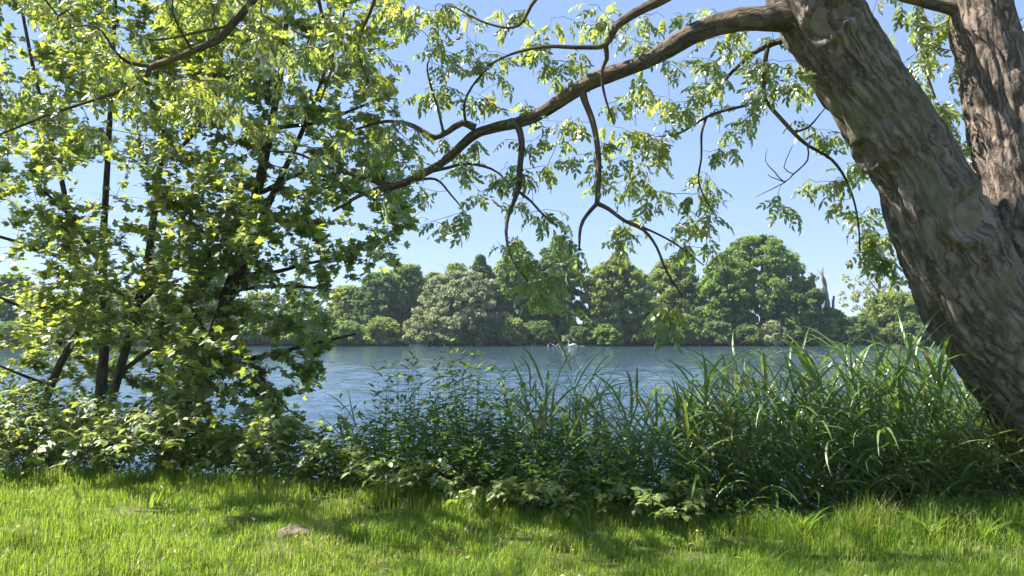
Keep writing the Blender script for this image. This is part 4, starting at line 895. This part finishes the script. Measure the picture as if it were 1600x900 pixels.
for (px, Y) in [(95, 8.9), (120, 9.0), (138, 8.8), (108, 8.7), (130, 8.95)]: reed_at(px, Y, 'bright reed standing among the brambles under the maples', 'reeds under the maples', 0.2, 0.02, 15)
for (px, Y) in [(402, 8.6), (430, 8.8), (418, 8.5), (445, 8.7)]: reed_at(px, Y, 'bright reed at the right foot of the leaning maple', 'reeds right of the leaning maple', 0.2, 0.02, 15)
for (px, Y) in [(-8, 8.6), (6, 8.7), (14, 8.5)]: reed_at(px, Y, 'reed at the left edge of the picture', 'reeds at the left edge', 0.3, 0.05, 10)

# the many reeds behind and between the ones above
NB = 560; bp_, bax, bnm = [], [], []
SB = Bag()
for k in range(NB):
    px = rr.uniform(800, 1640) if rr.uniform() < .4 else rr.uniform(1070, 1640); x = (px - 800) / F * 7.2; Y = edge(np.array([x]))[0] + .5 + rr.uniform(0, 1) * 2.1; x = (px - 800) / F * Y; z = groundz(x, Y) - .02
    top = np.interp(px, TOPX, TOPY) + 25 + abs(rr.normal(0, 60)); h = float(np.clip(P(px, top, Y)[2] - z, .6, 2.5)); ln = np.array([(-.28 if px > 1080 else -.06) + rr.normal(0, .15), rr.normal(0, .1), 1.]) * h; b0 = np.array([x - ln[0] * .7, Y, z])
    V, Q, T, *_ = tube(b0 + np.linspace(0, 1, 4)[:, None] * ln, np.linspace(.0042, .001, 4), 4); SB.add(V, Q, T); a = rr.uniform(0, 6.28)
    for q in range(9):
        t = .06 + .92 * q / 8; a += math.pi + rr.normal(0, .7); hz = np.array([math.cos(a) - (.5 if px > 1080 else 0), math.sin(a) * .7, 0]); bp_.append(b0 + ln * t); bax.append(norm(norm(hz) + np.array([0, 0, rr.uniform(.5, 1.3) + (1.2 if t > .9 else 0)]))); bnm.append(np.array([-hz[0], -hz[1], .9]) + rr.normal(0, .35, 3))
nb_ = len(bp_); bed = thing('reed_bed', (2.5, 7.4, groundz(2.5, 7.4)), 'mass of green reeds growing behind the front reeds', 'reeds'); bed['kind'] = 'stuff'; bo = np.array([2.5, 7.4, groundz(2.5, 7.4)])
ob('leaf_mass', RL.merged('leaf_mass', np.array(bp_) - bo, frame_rows(np.array(bax), np.array(bnm)), rr.uniform(.85, 1.35, nb_), rr.integers(0, 7, nb_)), bed, kind='stuff')
SB.V = [v - bo for v in SB.V]; ob('stem_mass', SB.mesh('stem_mass', M_stem, True, .4), bed, kind='stuff')

# willowherb: thin upright stems with narrow leaves in pairs
HL = Lib('herb_leaf', M_herb, [ovate_leaf(700 + i, 0.135, 0.30) for i in range(6)], [.1, .3, .5, .65, .8, .985])
def herb(x, y, h, lean, rr, label, group, name='willowherb', lib=HL, cat='herb', gapz=0.10, sc=1.0, mat=None):
    z = groundz(x, y) - .02; t_ = thing(name, (x, y, z), label, cat, group); M = shear_M(lean, h); ob('stem', stem_me[int(rr.integers(0, 4))], t_, M=M); zz = M[:3, 2]
    nl = int(h * 0.82 / gapz); a = rr.uniform(0, 6.28)
    for k in range(nl):
        t = 0.16 + 0.84 * (k + 1) / nl; a += math.pi / 2 + rr.normal(0, .3)
        for s_ in (0, math.pi):
            ax = np.array([math.cos(a + s_), math.sin(a + s_), rr.uniform(-.1, .75) + (0.5 if t > .93 else 0)]); Mx = np.eye(4); Mx[:3, :3] = frame_rows(norm(ax)[None], (np.array([0, 0, 1.]) + rr.normal(0, .25, 3))[None])[0] * rr.uniform(.75, 1.2) * (1.12 - 0.55 * t) * sc; Mx[:3, 3] = zz * t
            ob('leaf', lib.me(int(rr.choice(6, p=[.19] * 5 + [.05]))), t_, M=Mx)
HTX = [500, 560, 600, 640, 680, 720, 760, 800, 900, 1000, 1100]; HTY = [660, 610, 575, 545, 555, 522, 550, 590, 640, 670, 680]
for k in range(95):
    px = 545 + 255 * rr.uniform(0, 1) ** .8; Y = edge(np.array([(px - 800) / F * 7.4]))[0] + .3 + rr.uniform(0, 1.3); x = (px - 800) / F * Y; top = np.interp(px, HTX, HTY) + abs(rr.normal(0, 45)); h = float(np.clip(P(px, top, Y)[2] - groundz(x, Y), .5, 2.7))
    herb(x, Y, h, (rr.normal(0, .07), rr.normal(0, .05)), rr, 'tall leafy willowherb stem in the thicket left of the reeds', 'willowherb in the thicket left of the reeds', sc=1.3)
for k in range(24):
    px = rr.uniform(800, 1120); Y = edge(np.array([(px - 800) / F * 6.8]))[0] + .2 + rr.uniform(0, .8); x = (px - 800) / F * Y; top = np.interp(px, HTX, HTY) + abs(rr.normal(0, 40)) + 10; h = float(np.clip(P(px, top, Y)[2] - groundz(x, Y), .4, 2.0))
    herb(x, Y, h, (rr.normal(0, .08), rr.normal(0, .05)), rr, 'leafy herb stem at the foot of the reeds before open water', 'herbs at the foot of the reeds')
for k in range(14):
    px = rr.uniform(1480, 1620); Y = 6.1 + rr.uniform(0, .7); x = (px - 800) / F * Y
    herb(x, Y, rr.uniform(.4, .8), (rr.normal(-.05, .12), rr.normal(-.05, .06)), rr, 'leafy herb at the foot of the big trunk', 'herbs at the foot of the big trunk')

NL = Lib('nettle_leaf', M_herb, [ovate_leaf(760 + i, 0.095, 0.55) for i in range(6)], [.3, .45, .6, .7, .8, .985])
for k in range(34):
    px = rr.uniform(-30, 340); Y = 8.25 + rr.uniform(0, .8); x = (px - 800) / F * Y; top = np.interp(px, [-30, 60, 150, 340], [575, 590, 620, 665]) + abs(rr.normal(0, 28)); h = float(np.clip(P(px, top, Y)[2] - groundz(x, Y), .4, 1.9))
    herb(x, Y, h, (rr.normal(0, .1), rr.normal(-.05, .06)), rr, 'leafy nettle stem rising behind the brambles below the maples', 'nettles below the maples', name='nettle', lib=NL, cat='nettle', gapz=.12, sc=1.25)

# brambles: arching canes with three-part leaves
BL = Lib('bramble_leaf', M_bram, [trifoliate(800 + i) for i in range(7)], [.1, .25, .4, .55, .7, .85, .985])
cane = []
for i in range(4):
    r_ = np.random.default_rng(820 + i); t = np.linspace(0, 1, 10); c_ = np.stack([t * 0.75, r_.normal(0, .05) * np.sin(3 * t), np.sin(t * 2.5) * 0.62 + .02], -1); V, Q, T, *_ = tube(c_, 0.0045 * (1 - .7 * t), 5); cane.append((c_, mesh('cane', V, [Q, T], M_bstem, True)))
def bramble(x, y, size, az, rr, label, group, nl, lf=1.0):
    z = groundz(x, y) - .02; t_ = thing('bramble', (x, y, z), label, 'bramble', group); c_, me_ = cane[int(rr.integers(0, 4))]
    Rz = np.array([[math.cos(az), -math.sin(az), 0], [math.sin(az), math.cos(az), 0], [0, 0, 1]]) * size; M = np.eye(4); M[:3, :3] = Rz; ob('cane', me_, t_, M=M)
    for k in range(nl):
        t = rr.uniform(.18, 1); p = Rz @ np.array([np.interp(t, np.linspace(0, 1, 10), c_[:, q]) for q in range(3)]); a = rr.uniform(0, 6.28); ax = norm(np.array([math.cos(a), math.sin(a), rr.uniform(-.1, .7)])); Mx = np.eye(4)
        Mx[:3, :3] = frame_rows(ax[None], (np.array([-.15, -.1, 1.]) + rr.normal(0, .28, 3))[None])[0] * rr.uniform(.8, 1.6) * lf; Mx[:3, 3] = p + ax * rr.uniform(0, .05)
        ob('leaf', BL.me(int(rr.choice(7, p=[.162] * 6 + [.028]))), t_, M=Mx)
for k in range(120):
    px = rr.uniform(-60, 520); Y = np.interp(px, [0, 250, 520], [7.98, 7.75, 7.3]) + rr.uniform(0.0, 1) ** 1.2 * 1.1; x = (px - 800) / F * Y
    bramble(x, Y, rr.uniform(.5, 1.1) * np.interp(px, [0, 300, 520], [1.8, 1.3, .85]), rr.uniform(0, 6.28), rr, 'sunlit bramble in the bank of brambles below the maples', 'brambles below the maples', 17)
for k in range(62):
    px = rr.uniform(500, 1110); x0 = (px - 800) / F * 6.6; Y = edge(np.array([x0]))[0] + rr.uniform(-.02, .4); x = (px - 800) / F * Y
    bramble(x, Y, rr.uniform(.30, .62), rr.uniform(0, 6.28), rr, 'low bramble along the lawn edge in front of reeds and herbs', 'brambles along the lawn edge', 11, .72)

# undergrowth that fills the bank between the plants
N = 25000; ux = np.concatenate([rr.uniform(-7.2, 5.2, 17000), rr.uniform(-1.9, 1.2, 8000)]); uo = rr.uniform(0, 1, N); uy = edge(ux) + 0.12 + uo * 1.9
hmax = np.interp(ux, [-7.2, -5.4, -3, -2.1, -1.5, -1.0, -.3, .3, .8, 1.6, 2.2, 5.2], [1.3, 1.1, .75, .5, .8, 1.15, 1.1, .95, .80, .45, .40, .45]) * np.clip(.35 + uo * 2.2, 0, 1) * (0.5 + nz2(ux, uy, 1.6))
uz = height(ux, uy) + hmax * rr.uniform(0, 1, N) ** 0.7 + np.clip(-height(ux, uy), 0, .9) * .5 * rr.uniform(0, 1, N)
UL = Lib('undergrowth', M_herb, [ovate_leaf(900 + i, 0.07, 0.55) for i in range(5)], [.1, .3, .5, .6, .7]); a = rr.uniform(0, 6.28, N)
ax = np.stack([np.cos(a), np.sin(a), rr.uniform(-.3, .8, N)], -1); nm = np.array([0, 0, 1.]) + rr.normal(0, .4, (N, 3))
ob('undergrowth', UL.merged('undergrowth', np.stack([ux, uy, uz], -1), frame_rows(norm(ax), nm), rr.uniform(.6, 1.25, N), rr.integers(0, 5, N)), kind='stuff', label='low leafy undergrowth filling the bank between reeds and brambles', category='undergrowth')

# hogweed with large lobed leaves among the brambles
hz0 = P(90, 700, 8.0); hz_ = np.array([hz0[0], 8.0, groundz(hz0[0], 8.0)]); hog = thing('hogweed', hz_, 'hogweed with large bright lobed leaves among the brambles', 'herb')
bigleaf = [maple_leaf(950 + i) for i in range(4)]; HG = Lib('hogweed_leaf', M_bram, bigleaf, [.7, .8, .6, .75])
for k, (dx, dz, az, sc) in enumerate([(-.06, .36, 2.2, 2.3), (.05, .34, .6, 2.5), (.0, .22, -.9, 2.0), (.12, .20, -.3, 1.7), (-.12, .25, -2.4, 1.9), (.02, .42, 1.5, 2.0)]):
    ax = np.array([math.cos(az), math.sin(az) * .6 - .25, .12]); Mx = np.eye(4); Mx[:3, :3] = frame_rows(norm(ax)[None], np.array([[-.1, -.45, 1.]]))[0] * sc; Mx[:3, 3] = (dx * .5, 0, dz)
    ob('leaf', HG.me(k % 4), hog, M=Mx); V, Q, T, *_ = tube(np.array([(0, 0, -.02), (dx * .3, 0, dz * .6), (dx * .5, 0, dz)]), np.array([.006, .005, .003]), 5); ob('stalk', mesh('stalk', V, [Q, T], M_stem, True, .5), hog)

# soil mound (molehill) on the lawn
def mound(px, py, Y, r3, label, seed):
    p = P(px, py, Y); z = groundz(p[0], Y); u = np.linspace(0, 1, 16); t = np.linspace(0, 2 * math.pi, 36, endpoint=False); U, TT = np.meshgrid(u, t, indexing='ij'); rad = U * (1 + .35 * (nz2(np.cos(TT) * 2 + seed, np.sin(TT) * 2, 1) - .5) * 2)
    X = np.cos(TT) * rad * r3[0]; Y_ = np.sin(TT) * rad * r3[1]; Z = r3[2] * (1 - U ** 1.7) + .030 * (nz2(X, Y_, 18, 3, seed) - .5) * 2 * (1 - U ** 3) - .015 * (U > .95)
    Z = Z + (height(X + p[0], Y_ + Y) - z) * 1.0
    n_ = 36; i = np.arange(15)[:, None] * n_; j = np.arange(n_)[None]; k = (j + 1) % n_
    ob('soil_mound', mesh('soil_mound', np.stack([X, Y_, Z], -1).reshape(-1, 3), [np.stack([i + j, i + n_ + j, i + n_ + k, i + k], -1).reshape(-1, 4)], M_soil, True), loc=(p[0], Y, z + .012), label=label, category='soil mound', group='bare soil mounds on the lawn')
    return p[0], Y, r3
BARE = [mound(462, 838, 5.72, (.15, .10, .012), 'largest bare soil mound in the sunny lawn left of centre', 1), mound(370, 812, 6.2, (.10, .06, .008), 'small bare soil patch behind the largest mound', 4), mound(928, 830, 5.82, (.09, .06, .008), 'small reddish bare soil patch at the lawn edge below the reeds', 7)]

# ------------------------------------------------------------------ lawn: blades of grass
gr = np.random.default_rng(99)
def grass_mesh(name, N, fx, fy, hfun, wid, tintf):
    h = hfun(fx, fy) * gr.uniform(.55, 1.25, N); a = gr.uniform(0, 6.28, N); tilt = np.abs(gr.normal(0.25, .28, N)); dx, dy = np.cos(a), np.sin(a); w = wid * gr.uniform(.6, 1.3, N)
    z = height(fx, fy); b0 = np.stack([fx, fy, z - .005], -1); sd_ = np.stack([-dy, dx, 0 * dx], -1) * w[:, None]; d = np.stack([dx, dy, 0 * dx], -1)
    m_ = b0 + d * (h * tilt * .35)[:, None] + np.array([0, 0, 1]) * (h * .55)[:, None]; tp = b0 + d * (h * tilt * 1.15)[:, None] + np.array([0, 0, 1]) * (h * np.clip(1 - .35 * tilt, .3, 1))[:, None]
    V = np.stack([b0 - sd_, b0 + sd_, m_ + sd_ * .8, m_ - sd_ * .8, tp], 1).reshape(-1, 3); k = np.arange(N) * 5
    return mesh(name, V, [np.stack([k, k + 1, k + 2, k + 3], -1), np.stack([k + 3, k + 2, k + 4], -1)], M_grass, True, np.repeat(tintf(fx, fy), 5))
N = 270000; gy = 3.4 + (9.2 - 3.4) * gr.uniform(0, 1, N) ** 0.9; gx = gr.uniform(-1, 1, N) * (gy * .80 + .9); keep = gy < edge(gx) + .35
for (bx0, by0, r3) in BARE: keep &= np.hypot((gx - bx0) / (r3[0] * 1.02), (gy - by0) / (r3[1] * 1.05)) > gr.uniform(.25, 1.0, N) ** .7
keep &= gr.uniform(0, 1, N) < np.clip(.35 + 2.2 * (nz2(gx, gy, 2.3, 3, 2.0) - .25), .25, 1); gx, gy = gx[keep], gy[keep]
def gh(x, y): return .062 + .085 * np.clip((nz2(x, y, 1.9, 3, 7.0) - .35) * 2.2, 0, 1) + .15 * np.clip(1 - (edge(x) - y) / .40, 0, 1) * np.clip(nz2(x, y, 3.0, 2, 3.0) * 1.6 - .25, 0, 1) + .10 * np.clip((x - 1.7) / 1.0, 0, 1) * np.clip(1 - (edge(x) - y) / .45, 0, 1)
def gt(x, y): return np.clip(.62 * nz2(x, y, 1.2, 3, 5.0) + gr.normal(0, .13, len(x)) + .12 + .55 * (gr.uniform(0, 1, len(x)) < .05 + .22 * np.clip((nz2(x, y, 2.1, 3, 9.) - .52) * 5, 0, 1)), 0, 1)
ob('grass', grass_mesh('grass', len(gx), gx, gy, gh, .0028, gt), kind='stuff', label='short sunlit lawn grass on the near bank', category='grass')
# fallen leaves and straw lying in the lawn
N = 320; fy = gr.uniform(3.8, 8.2, N); fx = gr.uniform(-1, 1, N) * fy * .8; kp = fy < edge(fx); fx, fy = fx[kp], fy[kp]; N = len(fx); a = gr.uniform(0, 6.28, N)
M_dry = leaf_mat('dry_leaf', (0.20, 0.13, 0.06), (0.42, 0.34, 0.19), (0.3, 0.2, 0.06), tr=.2)
DL = Lib('dry_leaf', M_dry, [ovate_leaf(1500, .06, .5), ovate_leaf(1501, .05, .6), blade(1502, .12, .004, .6, 4)], [.3, .7, .9])
ob('fallen_leaves', DL.merged('fallen_leaves', np.stack([fx, fy, height(fx, fy) + gr.uniform(.03, .075, N)], -1), frame_rows(np.stack([np.cos(a), np.sin(a), gr.normal(0, .3, N)], -1), np.array([0, 0, 1.]) + gr.normal(0, .4, (N, 3))), gr.uniform(.6, 1.3, N), gr.integers(0, 3, N)), kind='stuff', label='dry fallen leaves and straw scattered over the lawn', category='fallen leaves')
# taller single plants in the lawn
TL = Lib('tuft_blade', M_grass, [blade(1200 + i, L, w_, bd, 5) for i, (L, w_, bd) in enumerate([(.16, .006, .5), (.20, .007, .9), (.13, .006, .2), (.24, .008, 1.5), (.18, .007, 1.1)])], [.05, .15, .1, .3, .2])
def tuft(px, py, label, nb, sc, spread=.5, name='grass_tuft', grp='taller grass tufts in the lawn', lib=TL):
    Y = CAMZ * F / (py - 510); x = (px - 800) / F * Y; t_ = thing(name, (x, Y, groundz(x, Y) - .01), label, 'grass tuft' if name == 'grass_tuft' else 'herb', grp)
    for k in range(nb):
        a = gr.uniform(0, 6.28); ax = norm(np.array([math.cos(a) * spread, math.sin(a) * spread, 1.])); Mx = np.eye(4); Mx[:3, :3] = frame_rows(ax[None], np.array([[-math.cos(a), -math.sin(a), .4]]))[0] * sc * gr.uniform(.7, 1.2); Mx[:3, 3] = (gr.normal(0, .025), gr.normal(0, .02), 0)
        ob('blade', lib.me(int(gr.integers(0, len(lib.sh)))), t_, M=Mx)
tuft(556, 842, 'dark upright grass tuft right of the largest soil mound', 22, 1.15, .18)
tuft(1190, 880, 'dark broad grass tuft in the right foreground', 34, .95, .55)
tuft(1380, 893, 'dark grass tuft at the lower right edge of the lawn', 30, .9, .6)
tuft(1240, 838, 'tall pale grass tuft at the lawn edge below the reed clump', 34, 1.7, .5)
tuft(1330, 836, 'tall grass tuft at the lawn edge right of the pale tuft', 34, 1.5, .6)
tuft(1440, 838, 'tall arching grass tuft left of the big trunk foot', 36, 1.9, .55)
tuft(1520, 842, 'tall arching grass tuft nearest to the big trunk foot', 34, 1.8, .6)
tuft(60, 800, 'dark grass tuft in the shade at the left of the lawn', 30, .8, .6)
tuft(310, 885, 'dark grass tuft in the lower left foreground', 26, .8, .6)
tuft(700, 800, 'grass tuft at the lawn edge below the willowherb', 24, 1.0, .6)
tuft(880, 818, 'grass tuft at the lawn edge below the reeds', 24, 1.1, .6)
DK = Lib('dock_leaf', M_herb, [blade(1300 + i, L, w_, bd, 6) for i, (L, w_, bd) in enumerate([(.22, .035, .25), (.18, .032, .7), (.25, .034, .15)])], [.2, .4, .3])
tuft(138, 785, 'upright broad-leaved dock in the lawn below the brambles', 6, .95, .45, 'dock', 'docks in the lawn', DK)
tuft(243, 792, 'smaller upright dock right of the first dock', 4, .9, .3, 'dock', 'docks in the lawn', DK)

# ------------------------------------------------------------------ the air over the river
m, n, l, out = new_mat('hazy_air'); pv = n.new('ShaderNodeVolumePrincipled'); pv.inputs['Color'].default_value = (0.72, 0.86, 1.0, 1); pv.inputs['Density'].default_value = 0.00034; pv.inputs['Anisotropy'].default_value = 0.2
l.new(pv.outputs[0], out.inputs['Volume'])
hx, hy0, hy1, hz0_, hz1 = 2600, -2600, 5200, -4.0, 40
Vh = np.array([(x, y, z) for x in (-hx, hx) for y in (hy0, hy1) for z in (hz0_, hz1)])
ob('haze', mesh('haze', Vh, [np.array([(0, 1, 3, 2), (4, 6, 7, 5), (0, 4, 5, 1), (2, 3, 7, 6), (0, 2, 6, 4), (1, 5, 7, 3)])], m), kind='stuff')
